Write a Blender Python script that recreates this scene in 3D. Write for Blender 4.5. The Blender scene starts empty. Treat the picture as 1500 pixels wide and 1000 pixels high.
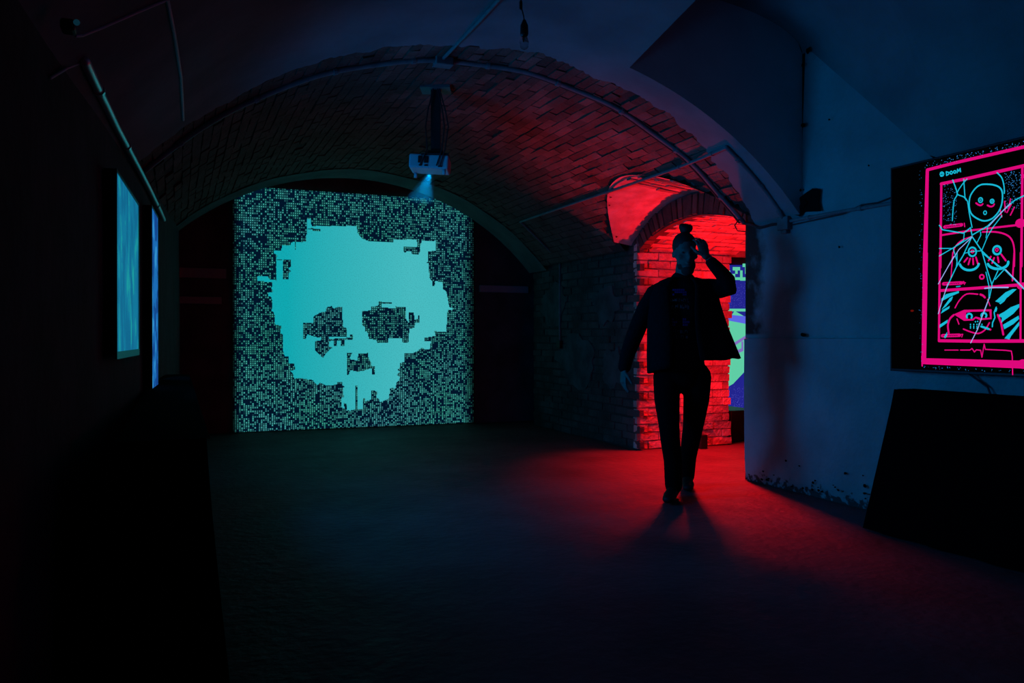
import bpy, bmesh, math, random
from mathutils import Vector, Matrix, noise
random.seed(7)
C = bpy.context.scene
COL = C.collection
pi = math.pi
# ---------------------------------------------------------------- camera, world, lights, exposure
F = 1200.0; H = 1.1; HOR = 495.0
TH = math.atan2(490, 1200); SN, CS = math.sin(TH), math.cos(TH)
cam = bpy.data.objects.new('camera', bpy.data.cameras.new('camera'))
COL.objects.link(cam); C.camera = cam
cam.location = (0, 0, H)
cam.rotation_euler = (pi/2 - math.atan2(5, F), 0, -TH)
cam.data.sensor_width = 36; cam.data.lens = F*36/1500; cam.data.clip_start = .05
C.view_settings.view_transform = 'Standard'; C.view_settings.look = 'None'
C.view_settings.gamma = 1; C.view_settings.exposure = 0; C.view_settings.use_curve_mapping = False
try:
    C.cycles.use_denoising = True
    C.cycles.sample_clamp_indirect = 2.0
    C.cycles.max_bounces = 6
except Exception: pass
w = bpy.data.worlds.new('world'); C.world = w; w.use_nodes = True
w.node_tree.nodes['Background'].inputs[0].default_value = (0, .0004, .001, 1)
w.node_tree.nodes['Background'].inputs[1].default_value = 1

def lamp(name, kind, loc, col, power, **kw):
    d = bpy.data.lights.new(name, kind); d.color = col; d.energy = power
    o = bpy.data.objects.new(name, d); COL.objects.link(o); o.location = loc
    aim = kw.pop('aim', None)
    for k, v in kw.items(): setattr(d, k, v)
    if aim is not None:
        o.rotation_euler = (Vector(aim) - Vector(loc)).to_track_quat('-Z', 'Y').to_euler()
    return o
LW = lambda y: -.40 + .049*y            # left wall line (hangs at a slight angle)
BLUE = (.0, .30, 1.0)
# area lamps added to boost the light of the two screens on the left wall
lamp('screen_light', 'AREA', (LW(4.95)+.04, 4.95, 1.46), BLUE, 22, shape='RECTANGLE', size=1.0, size_y=.8, spread=math.radians(125), aim=(5, 4.45, 1.3))
lamp('tall_screen_light', 'AREA', (LW(6.7)+.04, 6.7, 1.4), BLUE, 2.2, shape='RECTANGLE', size=.5, size_y=1.2, spread=math.radians(120), aim=(5, 5.6, 1.1))
lamp('near_blue_fill', 'AREA', (LW(1.3)+.08, 1.3, 1.3), BLUE, 4.5, shape='RECTANGLE', size=1.0, size_y=.8, spread=math.radians(120), aim=(5, 3.0, 1.0))  # added unseen fill on the nearer stretch, no screen behind it
# red lights of the passage: an uplight on its floor, a spot under its vault aimed out over the floor,
# and an added, hidden fill on the near side evening out the far brick wall
RED = (1, .006, .010)
LAMP = (4.98, 6.15, .20)
SPOTL = (4.56, 6.70, 2.02)
lamp('red_uplight', 'SPOT', LAMP, RED, 620, spot_size=math.radians(86), spot_blend=1.0, shadow_soft_size=.06, aim=(4.72, 6.12, 2.4))
lamp('red_spot_light', 'SPOT', SPOTL, RED, 1500, spot_size=math.radians(102), spot_blend=1.0, shadow_soft_size=.16, aim=(4.62, 5.85, 0))
lamp('red_jamb_fill', 'SPOT', (4.27, 5.34, 1.15), RED, 190, spot_size=math.radians(50), spot_blend=.45, shadow_soft_size=.12, aim=(4.98, 7.0, 1.08))

# ---------------------------------------------------------------- pixel rays onto real planes
def ray(px, py):
    xc = (px-750)/F
    return Vector((SN+CS*xc, CS-SN*xc, (HOR-py)/F))
def P(px, py, D): return Vector((0, 0, H)) + ray(px, py)*D
def onX(px, py, x): r = ray(px, py); return P(px, py, x/r.x)
def onY(px, py, y): r = ray(px, py); return P(px, py, y/r.y)
def onL(px, py, off=0):
    r = ray(px, py); return P(px, py, (-.40+off)/(r.x-.049*r.y))
# ---------------------------------------------------------------- vault profiles
XC0, RV, ZC = 1.9, 2.92, 2.97
def f(x, r=0): return ZC-RV+math.sqrt(max(0.01, (RV+r)**2-(x-XC0)**2))
def c(y, r=0):
    R = 1.569; v = (R+r)**2-(y-6.1)**2
    return (2.38-R+math.sqrt(v)) if v > 0 and abs(y-6.1) <= 1.0 else -9
def cz(x, y): return c(y)+.13*max(0, 4.18-x)
def groin(y):
    lo, hi = 3.0, 4.18
    for _ in range(30):
        m_ = (lo+hi)/2
        if f(m_) > cz(m_, y): lo = m_
        else: hi = m_
    return lo
def fp(x): return f(x, -.03)
def intr(y, r=0):
    R = 2.125; return 2.17-R+math.sqrt(max(0.01, (R+r)**2-(y-6.1)**2))
def s(y): return 3.1 if y >= 4.5 else (2.15 if y <= 3.5 else 2.15+.95*(y-3.5))
def nz(x, y):
    if x <= 2.9: return 3.40
    b = 3.40-s(y); return s(y)+b*math.sqrt(max(0, 1-((x-2.9)/1.18)**2))

# ---------------------------------------------------------------- materials
MATS = {}
def nodes(name):
    m = bpy.data.materials.new(name); m.use_nodes = True
    nt = m.node_tree; b = nt.nodes['Principled BSDF']
    return m, nt, b
def mat(name, col, rough=.8, col2=None, scale=4, bump=0, bscale=30, metal=0, spec=.3, rand=0, detail=6):
    if name in MATS: return MATS[name]
    m, nt, b = nodes(name); N, L = nt.nodes, nt.links
    b.inputs['Roughness'].default_value = rough; b.inputs['Metallic'].default_value = metal
    b.inputs['Specular IOR Level'].default_value = spec
    b.inputs['Base Color'].default_value = (*col, 1)
    tc = N.new('ShaderNodeTexCoord')
    if col2:
        n = N.new('ShaderNodeTexNoise'); n.inputs['Scale'].default_value = scale; n.inputs['Detail'].default_value = detail
        r = N.new('ShaderNodeValToRGB'); r.color_ramp.elements[0].position = .35; r.color_ramp.elements[1].position = .65
        r.color_ramp.elements[0].color = (*col, 1); r.color_ramp.elements[1].color = (*col2, 1)
        vec = N.new('ShaderNodeNewGeometry').outputs['Position'] if rand else tc.outputs['Object']
        L.new(vec, n.inputs['Vector']); L.new(n.outputs['Fac'], r.inputs['Fac'])
        out = r.outputs['Color']
        if rand:
            oi = N.new('ShaderNodeObjectInfo'); mr = N.new('ShaderNodeMapRange')
            mr.inputs['To Min'].default_value = 1-rand; mr.inputs['To Max'].default_value = 1+rand*.5
            L.new(oi.outputs['Random'], mr.inputs['Value'])
            mx = N.new('ShaderNodeVectorMath'); mx.operation = 'SCALE'
            L.new(out, mx.inputs[0]); L.new(mr.outputs[0], mx.inputs['Scale']); out = mx.outputs[0]
        L.new(out, b.inputs['Base Color'])
    if bump:
        n2 = N.new('ShaderNodeTexNoise'); n2.inputs['Scale'].default_value = bscale; n2.inputs['Detail'].default_value = 8
        vec2 = N.new('ShaderNodeNewGeometry').outputs['Position'] if rand else tc.outputs['Object']
        bp = N.new('ShaderNodeBump'); bp.inputs['Strength'].default_value = bump; bp.inputs['Distance'].default_value = .02
        L.new(vec2, n2.inputs['Vector']); L.new(n2.outputs['Fac'], bp.inputs['Height']); L.new(bp.outputs[0], b.inputs['Normal'])
    MATS[name] = m; return m
def emat(name, col, strength=1):
    if name in MATS: return MATS[name]
    m, nt, b = nodes(name)
    b.inputs['Base Color'].default_value = (0, 0, 0, 1); b.inputs['Roughness'].default_value = .4; b.inputs['Specular IOR Level'].default_value = 0
    b.inputs['Emission Color'].default_value = (*col, 1); b.inputs['Emission Strength'].default_value = strength
    MATS[name] = m; return m
def srgb(r, g, b): 
    return tuple(((v/255)/12.92 if v <= 10 else ((v/255+.055)/1.055)**2.4) for v in (r, g, b))

m_plaster = mat('whitewashed plaster', (.26, .27, .28), .9, (.2, .21, .22), 1.6, .35, 9)
m_ceil = mat('limewash ceiling', (.19, .20, .21), .95, (.13, .14, .15), 2.2, .5, 6)
m_vface = mat('grey render', (.5, .52, .54), .95, (.4, .42, .44), 2, .4, 8)
m_mortar = mat('mortar', (.06, .04, .035), 1, (.04, .03, .026), 8, .5, 40)
m_brick = mat('old vault brick', (.12, .045, .033), .95, (.19, .10, .085), 3.2, .9, 30, rand=.45)
m_wbrick = mat('painted wall brick', (.10, .075, .07), .95, (.05, .035, .03), 3.5, .9, 30, rand=.3)
m_ring = mat('arch ring brick', (.07, .04, .032), .95, (.10, .06, .05), 10, .5, 50, rand=.4)
m_ringplaster = mat('thin whitewash', (.09, .085, .085), .95, (.045, .04, .04), 5, .5, 14)
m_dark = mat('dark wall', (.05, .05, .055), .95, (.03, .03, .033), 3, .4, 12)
m_far = mat('far wall render', (.10, .10, .11), .95, (.05, .05, .055), 3, .5, 10)
m_black = mat('black cloth', (.0015, .0015, .002), 1, spec=.01)
m_plastic = mat('black plastic', (.006, .006, .007), .45)
m_pipe = mat('grey conduit', (.15, .16, .17), .6, (.10, .11, .12), 12)
m_cable = mat('black cable', (.02, .02, .022), .6)
m_metal = mat('black steel', (.02, .02, .02), .5, metal=.3)
m_body = mat('white projector casing', (.36, .38, .42), .5)
m_hole = mat('broken plaster cavity', (.006, .006, .006), 1, spec=0)  # holes sit proud of the wall, their inner darkness is put into the colour
m_skin = mat('skin', (.085, .068, .06), .6)
m_hair = mat('black hair', (.008, .007, .006), .7)
m_jacket = mat('black jacket fabric', (.006, .006, .007), .95, (.004, .004, .005), 40, .3, 60, spec=.05)
m_shirt = mat('black shirt fabric', (.007, .007, .009), .95, spec=.05)
m_jean = mat('black jeans', (.0025, .0025, .003), .95, spec=.05)
m_shoe = mat('black shoes', (.006, .006, .006), .6, spec=.2)

# right wall: plaster with a soft-edged patch of bare brown brick next to the doorway
def right_wall_mat():
    m, nt, b = nodes('stained whitewash'); N, L = nt.nodes, nt.links
    b.inputs['Roughness'].default_value = .92; b.inputs['Specular IOR Level'].default_value = .2
    tc = N.new('ShaderNodeTexCoord')
    def noi(sc, d=6):
        n = N.new('ShaderNodeTexNoise'); n.inputs['Scale'].default_value = sc; n.inputs['Detail'].default_value = d
        L.new(tc.outputs['Object'], n.inputs['Vector']); return n
    def mth(op, a, bb=None, cl=False):
        n = N.new('ShaderNodeMath'); n.operation = op; n.use_clamp = cl
        for i, v in enumerate((a, bb)):
            if v is None: continue
            if isinstance(v, (int, float)): n.inputs[i].default_value = v
            else: L.new(v, n.inputs[i])
        return n.outputs[0]
    sx = N.new('ShaderNodeSeparateXYZ'); L.new(tc.outputs['Object'], sx.inputs[0])
    n1 = noi(2.2); n2 = noi(7); n3 = noi(22)
    r = N.new('ShaderNodeValToRGB'); L.new(n1.outputs[0], r.inputs[0])
    r.color_ramp.elements[0].position = .35; r.color_ramp.elements[1].position = .7
    r.color_ramp.elements[0].color = (.20, .21, .22, 1); r.color_ramp.elements[1].color = (.28, .29, .30, 1)
    # bare patch by the doorway corner above the seam
    e = mth('ADD', sx.outputs['Y'], mth('MULTIPLY', mth('SUBTRACT', n2.outputs[0], .5), .5))
    k1 = mth('MULTIPLY', mth('SUBTRACT', e, 4.95), 6, True)
    k2 = mth('MULTIPLY', mth('SUBTRACT', sx.outputs['Z'], 1.12), 60, True)
    k = mth('MULTIPLY', k1, k2)
    mx = N.new('ShaderNodeMix'); mx.data_type = 'RGBA'
    L.new(k, mx.inputs[0]); L.new(r.outputs[0], mx.inputs[6]); mx.inputs[7].default_value = (.05, .025, .02, 1)
    # crumbling base
    e2 = mth('ADD', sx.outputs['Z'], mth('MULTIPLY', mth('SUBTRACT', n3.outputs[0], .5), .35))
    kb = mth('SUBTRACT', 1.0, mth('MULTIPLY', mth('SUBTRACT', e2, .02), 30, True))
    mx2 = N.new('ShaderNodeMix'); mx2.data_type = 'RGBA'
    L.new(kb, mx2.inputs[0]); L.new(mx.outputs[2], mx2.inputs[6]); mx2.inputs[7].default_value = (.05, .04, .04, 1)
    L.new(mx2.outputs[2], b.inputs['Base Color'])
    bp = N.new('ShaderNodeBump'); bp.inputs['Strength'].default_value = .7; bp.inputs['Distance'].default_value = .025
    L.new(mth('ADD', n2.outputs[0], mth('MULTIPLY', n3.outputs[0], .4)), bp.inputs['Height']); L.new(bp.outputs[0], b.inputs['Normal'])
    return m
m_right = right_wall_mat()

def floor_mat():
    m, nt, b = nodes('dark concrete floor'); N, L = nt.nodes, nt.links
    tc = N.new('ShaderNodeTexCoord')
    n = N.new('ShaderNodeTexNoise'); n.inputs['Scale'].default_value = 1.4; n.inputs['Detail'].default_value = 8
    r = N.new('ShaderNodeValToRGB'); r.color_ramp.elements[0].color = (.030, .030, .031, 1); r.color_ramp.elements[1].color = (.065, .065, .066, 1)
    r.color_ramp.elements[0].position = .3; r.color_ramp.elements[1].position = .7
    L.new(tc.outputs['Object'], n.inputs['Vector']); L.new(n.outputs[0], r.inputs[0]); L.new(r.outputs[0], b.inputs['Base Color'])
    r2 = N.new('ShaderNodeMapRange'); r2.inputs['To Min'].default_value = .55; r2.inputs['To Max'].default_value = .8
    n3 = N.new('ShaderNodeTexNoise'); n3.inputs['Scale'].default_value = 5; n3.inputs['Detail'].default_value = 5
    L.new(tc.outputs['Object'], n3.inputs['Vector']); L.new(n3.outputs[0], r2.inputs[0]); L.new(r2.outputs[0], b.inputs['Roughness'])
    b.inputs['Specular IOR Level'].default_value = .16
    n2 = N.new('ShaderNodeTexNoise'); n2.inputs['Scale'].default_value = 18; n2.inputs['Detail'].default_value = 8
    bp = N.new('ShaderNodeBump'); bp.inputs['Strength'].default_value = .5; bp.inputs['Distance'].default_value = .02
    L.new(tc.outputs['Object'], n2.inputs['Vector']); L.new(n2.outputs[0], bp.inputs['Height']); L.new(bp.outputs[0], b.inputs['Normal'])
    return m
m_floor = floor_mat()

# ---------------------------------------------------------------- mesh helpers
class MB:
    def __init__(self): self.v = []; self.f = []
    def quad(self, a, b, c_, d):
        i = len(self.v); self.v += [tuple(a), tuple(b), tuple(c_), tuple(d)]; self.f.append((i, i+1, i+2, i+3))
    def poly(self, pts):
        i = len(self.v); self.v += [tuple(p) for p in pts]; self.f.append(tuple(range(i, i+len(pts))))
    def box(self, lo, hi, M=None):
        x0, y0, z0 = lo; x1, y1, z1 = hi; i = len(self.v)
        p = [Vector(q) for q in ((x0,y0,z0),(x1,y0,z0),(x1,y1,z0),(x0,y1,z0),(x0,y0,z1),(x1,y0,z1),(x1,y1,z1),(x0,y1,z1))]
        if M is not None: p = [M @ q for q in p]
        self.v += [tuple(q) for q in p]
        for q in ((0,3,2,1),(4,5,6,7),(0,1,5,4),(1,2,6,5),(2,3,7,6),(3,0,4,7)): self.f.append(tuple(i+k for k in q))
    def grid(self, fn, nu, nv, skip=None):
        i = len(self.v)
        for a in range(nu+1):
            for b in range(nv+1): self.v.append(tuple(fn(a/nu, b/nv)))
        for a in range(nu):
            for b in range(nv):
                if skip and skip(a/nu, b/nv): continue
                k = i+a*(nv+1)+b; self.f.append((k, k+1, k+nv+2, k+nv+1))
    def chain(self, pts, rad, seg=12, side=None, cap=True):
        """tapered tube through pts; rad items are r or (ra along side, rb)"""
        pts = [Vector(p) for p in pts]; n = len(pts)
        rad = [(r, r) if not isinstance(r, tuple) else r for r in (rad if isinstance(rad, (list,)) else [rad]*n)]
        P2, R2 = [], []
        t0 = (pts[1]-pts[0]).normalized(); t1 = (pts[-1]-pts[-2]).normalized()
        if cap:
            for a in (78, 50, 24):
                a = math.radians(a); m = max(rad[0]); P2.append(pts[0]-t0*min(rad[0])*math.sin(a)); R2.append((rad[0][0]*math.cos(a), rad[0][1]*math.cos(a)))
        P2 += pts; R2 += rad
        if cap:
            for a in (24, 50, 78):
                a = math.radians(a); P2.append(pts[-1]+t1*min(rad[-1])*math.sin(a)); R2.append((rad[-1][0]*math.cos(a), rad[-1][1]*math.cos(a)))
        i0 = len(self.v); prev = None
        for k, p in enumerate(P2):
            t = (P2[min(k+1, len(P2)-1)]-P2[max(k-1, 0)]).normalized()
            if side is not None: u = (Vector(side)-t*t.dot(Vector(side))).normalized()
            elif prev is None:
                a = Vector((0, 0, 1)) if abs(t.z) < .9 else Vector((1, 0, 0)); u = (a-t*t.dot(a)).normalized()
            else: u = (prev-t*t.dot(prev)).normalized()
            prev = u; v = t.cross(u)
            for j in range(seg):
                an = 2*pi*j/seg; self.v.append(tuple(p+u*(R2[k][0]*math.cos(an))+v*(R2[k][1]*math.sin(an))))
        for k in range(len(P2)-1):
            for j in range(seg):
                a = i0+k*seg+j; b = i0+k*seg+(j+1) % seg
                self.f.append((a, b, b+seg, a+seg))
        self.f.append(tuple(i0+j for j in range(seg))[::-1])
        self.f.append(tuple(i0+(len(P2)-1)*seg+j for j in range(seg)))
    def ell(self, ctr, r, M=None, nu=12, nv=10):
        i = len(self.v); ctr = Vector(ctr); M = M or Matrix.Identity(3)
        for a in range(nv+1):
            th = pi*a/nv
            for b in range(nu):
                ph = 2*pi*b/nu
                q = Vector((r[0]*math.sin(th)*math.cos(ph), r[1]*math.sin(th)*math.sin(ph), r[2]*math.cos(th)))
                self.v.append(tuple(ctr+M @ q))
        for a in range(nv):
            for b in range(nu):
                k = i+a*nu+b; k2 = i+a*nu+(b+1) % nu
                self.f.append((k, k+nu, k2+nu, k2))
    def build(self, name, m, parent=None, smooth=False, origin=None):
        me = bpy.data.meshes.new(name)
        org = Vector(origin) if origin is not None else Vector((0, 0, 0))
        if parent is not None and origin is None: org = Vector((0, 0, 0))
        me.from_pydata([tuple(Vector(v)-org) for v in self.v], [], self.f); me.update()
        bm = bmesh.new(); bm.from_mesh(me); bmesh.ops.remove_doubles(bm, verts=bm.verts, dist=1e-5)
        bm.to_mesh(me); bm.free()
        me.materials.append(m)
        if smooth:
            for p in me.polygons: p.use_smooth = True
        o = bpy.data.objects.new(name, me); COL.objects.link(o); o.location = org
        if parent is not None: adopt(o, parent)
        return o
def adopt(o, parent):
    o.parent = parent
    wm = Matrix.Translation(parent.location) @ parent.rotation_euler.to_matrix().to_4x4()
    pp = parent.parent
    while pp is not None:
        wm = Matrix.Translation(pp.location) @ pp.rotation_euler.to_matrix().to_4x4() @ wm; pp = pp.parent
    o.matrix_parent_inverse = wm.inverted()
def tag(o, label=None, cat=None, group=None, kind=None):
    if label: o['label'] = label
    if cat: o['category'] = cat
    if group: o['group'] = group
    if kind: o['kind'] = kind
    return o
def thing(name, loc, label, cat, group=None):
    o = bpy.data.objects.new(name, None); COL.objects.link(o); o.location = loc; o.empty_display_size = .1
    return tag(o, label, cat, group)
def remesh(o, vox, sm=4):
    r = o.modifiers.new('r', 'REMESH'); r.mode = 'VOXEL'; r.voxel_size = vox; r.use_smooth_shade = True
    if sm:
        q = o.modifiers.new('s', 'SMOOTH'); q.factor = .5; q.iterations = sm
    return o
def bevel(o, w_, n=2):
    b = o.modifiers.new('b', 'BEVEL'); b.width = w_; b.segments = n; b.limit_method = 'ANGLE'
    return o

# ================================================================ SETTING
b = MB(); b.grid(lambda u, v: (-1+9*u, -2.5+13.5*v, .004*noise.noise(Vector((u*9, v*13, 0)))-.002), 60, 90)
floor = tag(b.build('floor', m_floor, smooth=True), 'dark uneven concrete floor with red and teal light on it', 'floor', kind='structure')

# right wall of the near bay: lower skin 1 cm proud of the upper, seam at 1.1 m
b = MB(); XR = 4.08
b.grid(lambda u, v: (XR-.012+.005*noise.noise(Vector((u*9, v*2, 1)))+(0.02*(1-v)**8), -2.5+7.7*u, 1.095*v), 80, 14)
b.grid(lambda u, v: (XR-.012*(1-v), -2.5+7.7*u, 1.095+.004*v), 80, 1)
b.grid(lambda u, v: (XR+.007*noise.noise(Vector((u*9, 3+v*2, 1)))*v*(1-v)*4, -2.5+7.7*u, 1.099+((s(-2.5+7.7*u) if -2.5+7.7*u <= 4.58 else 2.05)-1.099)*v), 154, 20)
b.quad((XR, 5.2, 0), (XR, 5.2, 2.1), (5.4, 5.2, 2.1), (5.4, 5.2, 0))
wall_right = tag(b.build('wall_right', m_right, smooth=False), 'whitewashed plaster wall on the right with a seam at eye height', 'wall', kind='structure')
def hole(cx, cz, r, n=11, seed=0, sx=1.0):
    rr = random.Random(seed); q = MB(); pts = []
    for k in range(n):
        a = 2*pi*k/n; e = r*(.55+.6*rr.random()); pts.append((cx+e*sx*math.cos(a), cz+e*math.sin(a)))
    front = [(XR-.024, y, z) for y, z in pts]
    q.poly([(XR-.016, cx+(y-cx)*.5, cz+(z-cz)*.5) for y, z in pts])
    for k in range(n):
        k2 = (k+1) % n; a, d = pts[k], pts[k2]
        q.quad(front[k], front[k2], (XR-.016, cx+(d[0]-cx)*.5, cz+(d[1]-cz)*.5), (XR-.016, cx+(a[0]-cx)*.5, cz+(a[1]-cz)*.5))
    return q.build('plaster_hole', m_hole, wall_right)
for (px, py, r, sd, sx) in ((1191, 296, .10, 3, 1.45), (1174, 304, .06, 5, 1.3), (1187, 75, .028, 2, .7), (1156, 72, .016, 8, .8), (1179, 96, .02, 4, .8), (1180, 184, .02, 6, 1.2), (1218, 176, .009, 1, 1), (1176, 279, .012, 9, 1), (1233, 362, .009, 11, 1), (1181, 490, .016, 12, 2.2), (1276, 243, .007, 13, 1), (1341, 125, .008, 14, 1)):
    if py < 120 and px < 1170: continue
    p = onX(px, py, XR); hole(p.y, p.z, r, seed=sd, sx=sx)
for k in range(26):                                         # chips low on the wall
    rr = random.Random(k+50); hole(3.9+1.1*rr.random(), .04+.2*rr.random()**2, .004+.008*rr.random(), seed=k, sx=1.4, n=7)

# left wall
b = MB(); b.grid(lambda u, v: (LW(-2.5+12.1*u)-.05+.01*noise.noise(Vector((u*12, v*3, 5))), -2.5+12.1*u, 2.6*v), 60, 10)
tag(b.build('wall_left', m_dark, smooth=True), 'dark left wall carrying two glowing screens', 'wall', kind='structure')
b = MB(); b.quad((-1, -2.5, 0), (5, -2.5, 0), (5, -2.5, 3.6), (-1, -2.5, 3.6))
tag(b.build('wall_near', m_dark), 'dark wall behind the viewer', 'wall', kind='structure')

# near bay ceiling: barrel, raised recess on the right and the face above the arch
b = MB(); XE = 2.67
XE_ = lambda y: XE-.17*(4.5-y)*(1 if y > 2 else 0)-(.425 if y <= 2 else 0)
b.grid(lambda u, v: (lambda y: (lambda x: (x, y, fp(x)+.006*noise.noise(Vector((u*8, v*14, 0)))*(1-u)*(1-v)))(-.75+(XE_(y)+.75)*u))(-2.5+7.08*v), 60, 60)
b.grid(lambda u, v: (lambda y: (XE_(y), y, fp(XE_(y))+(3.40-fp(XE_(y)))*u))(-2.5+7.08*v), 4, 60)
b.grid(lambda u, v: (lambda y, x: (x, y, nz(x, y)+.01*noise.noise(Vector((x*3, y*3, 2)))*(1 if XE < x < 4.0 else 0)))(-2.5+7.08*v, XE_(-2.5+7.08*v)+(4.08-XE_(-2.5+7.08*v))*math.sin(u*pi/2)), 40, 154)
ceiling = tag(b.build('ceiling', m_ceil, smooth=False), 'limewashed barrel ceiling of the near bay with raised recess', 'ceiling', kind='structure')
b = MB(); b.grid(lambda u, v: (lambda x: (x, 4.58, fp(x)+(nz(x, 4.58)-fp(x))*v))(XE+(4.08-XE)*u), 40, 10)
tag(b.build('wall_spandrel', m_vface), 'dark grey rendered face above the right shoulder of the arch', 'wall', kind='structure')

# plaster on the underside of the arch, ragged towards the conduit
b = MB()
def ragged(x):
    w_ = 4.86+.09*noise.noise(Vector((x*2.1, 0, 3)))+.06*noise.noise(Vector((x*9, 0, 7)))+.03*noise.noise(Vector((x*31, 0, 2)))
    return w_ + max(0, (x-3.2))*.22
b.grid(lambda u, v: (lambda x: (x, 4.58+(ragged(x)-4.58)*v, fp(x)))(-.7+4.8*u), 400, 6)
b.grid(lambda u, v: (lambda x: (x, ragged(x)+.004*v, fp(x)+.05*v))(-.7+4.8*u), 400, 1)
tag(b.build('trim_1', m_ceil), 'blue lit plaster underside of the wide arch with ragged edge', 'arch', kind='structure')

# brick barrel vault of the far bay
Y0, Y1 = 4.60, 9.0
b = MB()
def vault_pt(u, v):
    a = -.905+1.76*u; y = Y0+(9.5-Y0)*v; x = XC0+(RV-.001)*math.sin(a); z = ZC-RV+(RV-.001)*math.cos(a)
    return (x, y, z)
def in_cell(u, v):
    x, y, z = vault_pt(u+.004, v+.004); return cz(x, y) > z-.025 and x > 3.1
b.grid(vault_pt, 120, 120, in_cell)
vault = tag(b.build('ceiling_vault', m_mortar), 'wide brick barrel vault of the far bay', 'ceiling', kind='structure')
def brick_mesh(name, L_, W_, T_, m, seed=0):
    rr = random.Random(seed); q = MB(); q.box((-L_/2, -W_/2, -T_/2), (L_/2, W_/2, T_/2))
    q.v = [tuple(cc+rr.uniform(-.0025, .0025) for cc in v) for v in q.v]
    me = bpy.data.meshes.new(name); me.from_pydata(q.v, [], q.f); me.materials.append(m); me.update(); return me
def lay(parent, me_list, mats_, stuff_mat, limit=300, name='brick', keep=None):
    """mats_: list of (matrix, size factor); the nearest are objects, the rest one mesh"""
    eye = Vector((0, 0, H)); fw = Vector((SN, CS, 0))
    def score(M):
        p = M.to_translation()-eye; D = p.dot(fw); px = 750+F*(p.x*CS-p.y*SN)/D; py = HOR-F*p.z/D
        vis = (-20 < px < 1520 and -20 < py < 1020)
        nrm = (M.to_3x3() @ Vector((0, 0, 1))).normalized()
        return (1 if vis else .01)*abs(nrm.dot(p.normalized()))/D/D*(keep(px, py, M.to_translation()) if keep else 1)
    order = sorted(mats_, key=lambda M: -score(M))
    for M in order[:limit]:
        o = bpy.data.objects.new(name, random.choice(me_list)); COL.objects.link(o)
        o.parent = parent; o.matrix_local = M
    if order[limit:]:
        q = MB()
        for M in order[limit:]:
            me = random.choice(me_list); i = len(q.v)
            q.v += [tuple(M @ v.co) for v in me.vertices]; q.f += [tuple(i+k for k in p.vertices) for p in me.polygons]
        o = q.build('brickwork', stuff_mat, parent); o['kind'] = 'stuff'
def frame_mat(pos, ex, ez, jit=.004):
    ex = Vector(ex).normalized(); ez = Vector(ez).normalized(); ey = ez.cross(ex)
    M = Matrix((ex, ey, ez)).transposed()
    R = Matrix.Rotation(random.uniform(-.02, .02), 3, 'Z') @ Matrix.Rotation(random.uniform(-.035, .035), 3, 'X') @ Matrix.Rotation(random.uniform(-.02, .02), 3, 'Y')
    M = (M @ R).to_4x4(); M.translation = Vector(pos)+ez*random.uniform(-jit, jit)
    return M
BL, BH = .242, .067; PL, PH = .25, .074
vb = [brick_mesh('brick', BL, BH, .05, m_brick, k) for k in range(5)]
L_ = []
na = int(1.76*RV/PH)
for i in range(na):
    a = -.90+(i+.5)*PH/RV; off = (i % 2)*.5*PL+random.uniform(-.02, .02)
    y = Y0+.06+off
    while y < Y1+.1:
        x = XC0+math.sin(a)*RV; z = ZC-RV+RV*math.cos(a)
        if not (max(cz(x, y-.125), cz(x, y), cz(x, y+.125)) > z+.01 and x > 3.1) and x < 4.15 and random.random() > .012 and y > ragged(x)-.16:
            nrm = (-math.sin(a), 0, -math.cos(a))
            L_.append(frame_mat((x+math.sin(a)*.012, y, z+math.cos(a)*.012), (0, 1, 0), nrm))
        y += PL
lay(vault, vb, L_, m_brick, 300, keep=lambda px, py, p: 1.6 if px > 560 else .6)
# plastered end band of the vault and the dark slot behind it
b = MB(); b.grid(lambda u, v: (lambda a, y: (XC0+(RV-.022)*math.sin(a), y, ZC-RV+(RV-.022)*math.cos(a)))(-.93+1.80*u, 8.98+.10*noise.noise(Vector((u*9, 0, 0)))*(1-v)+.52*v), 90, 6)
b.grid(lambda u, v: (lambda a, r: (XC0+r*math.sin(a), 9.5, ZC-RV+r*math.cos(a)))(-.93+1.80*u, RV-.022+.5*v), 90, 1)
tag(b.build('trim_2', mat('far band render', (.10, .11, .11), .95, (.06, .07, .07), 3, .4, 10)), 'dim teal plaster band at the end of the brick vault', 'arch', kind='structure')
b = MB(); b.quad((-1, 9.5, 3.3), (5, 9.5, 3.3), (5, 10.1, 3.3), (-1, 10.1, 3.3))
tag(b.build('ceiling_slot', m_dark), 'dark slot above the projected picture', 'ceiling', kind='structure')
b = MB(); b.grid(lambda u, v: (-1+6*u, 10.02+.015*noise.noise(Vector((u*9, v*5, 0))), 3.3*v), 40, 24)
wall_far = tag(b.build('wall_far', m_far, smooth=True), 'dark far wall behind the projected picture', 'wall', kind='structure')
# reveals beside the picture
b = MB()
for (x0, x1) in ((-.02, .18), (4.05, 4.6)):
    pass
b.quad((4.6, 9.5, 0), (4.6, 10.02, 0), (4.6, 10.02, 3.3), (4.6, 9.5, 3.3))
b.quad((-.03, 9.3, 0), (-.03, 10.02, 0), (-.03, 10.02, 3.3), (-.03, 9.3, 3.3))
tag(b.build('wall_recess', m_dark), 'dark side of the recess at the far end', 'wall', kind='structure')

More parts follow.
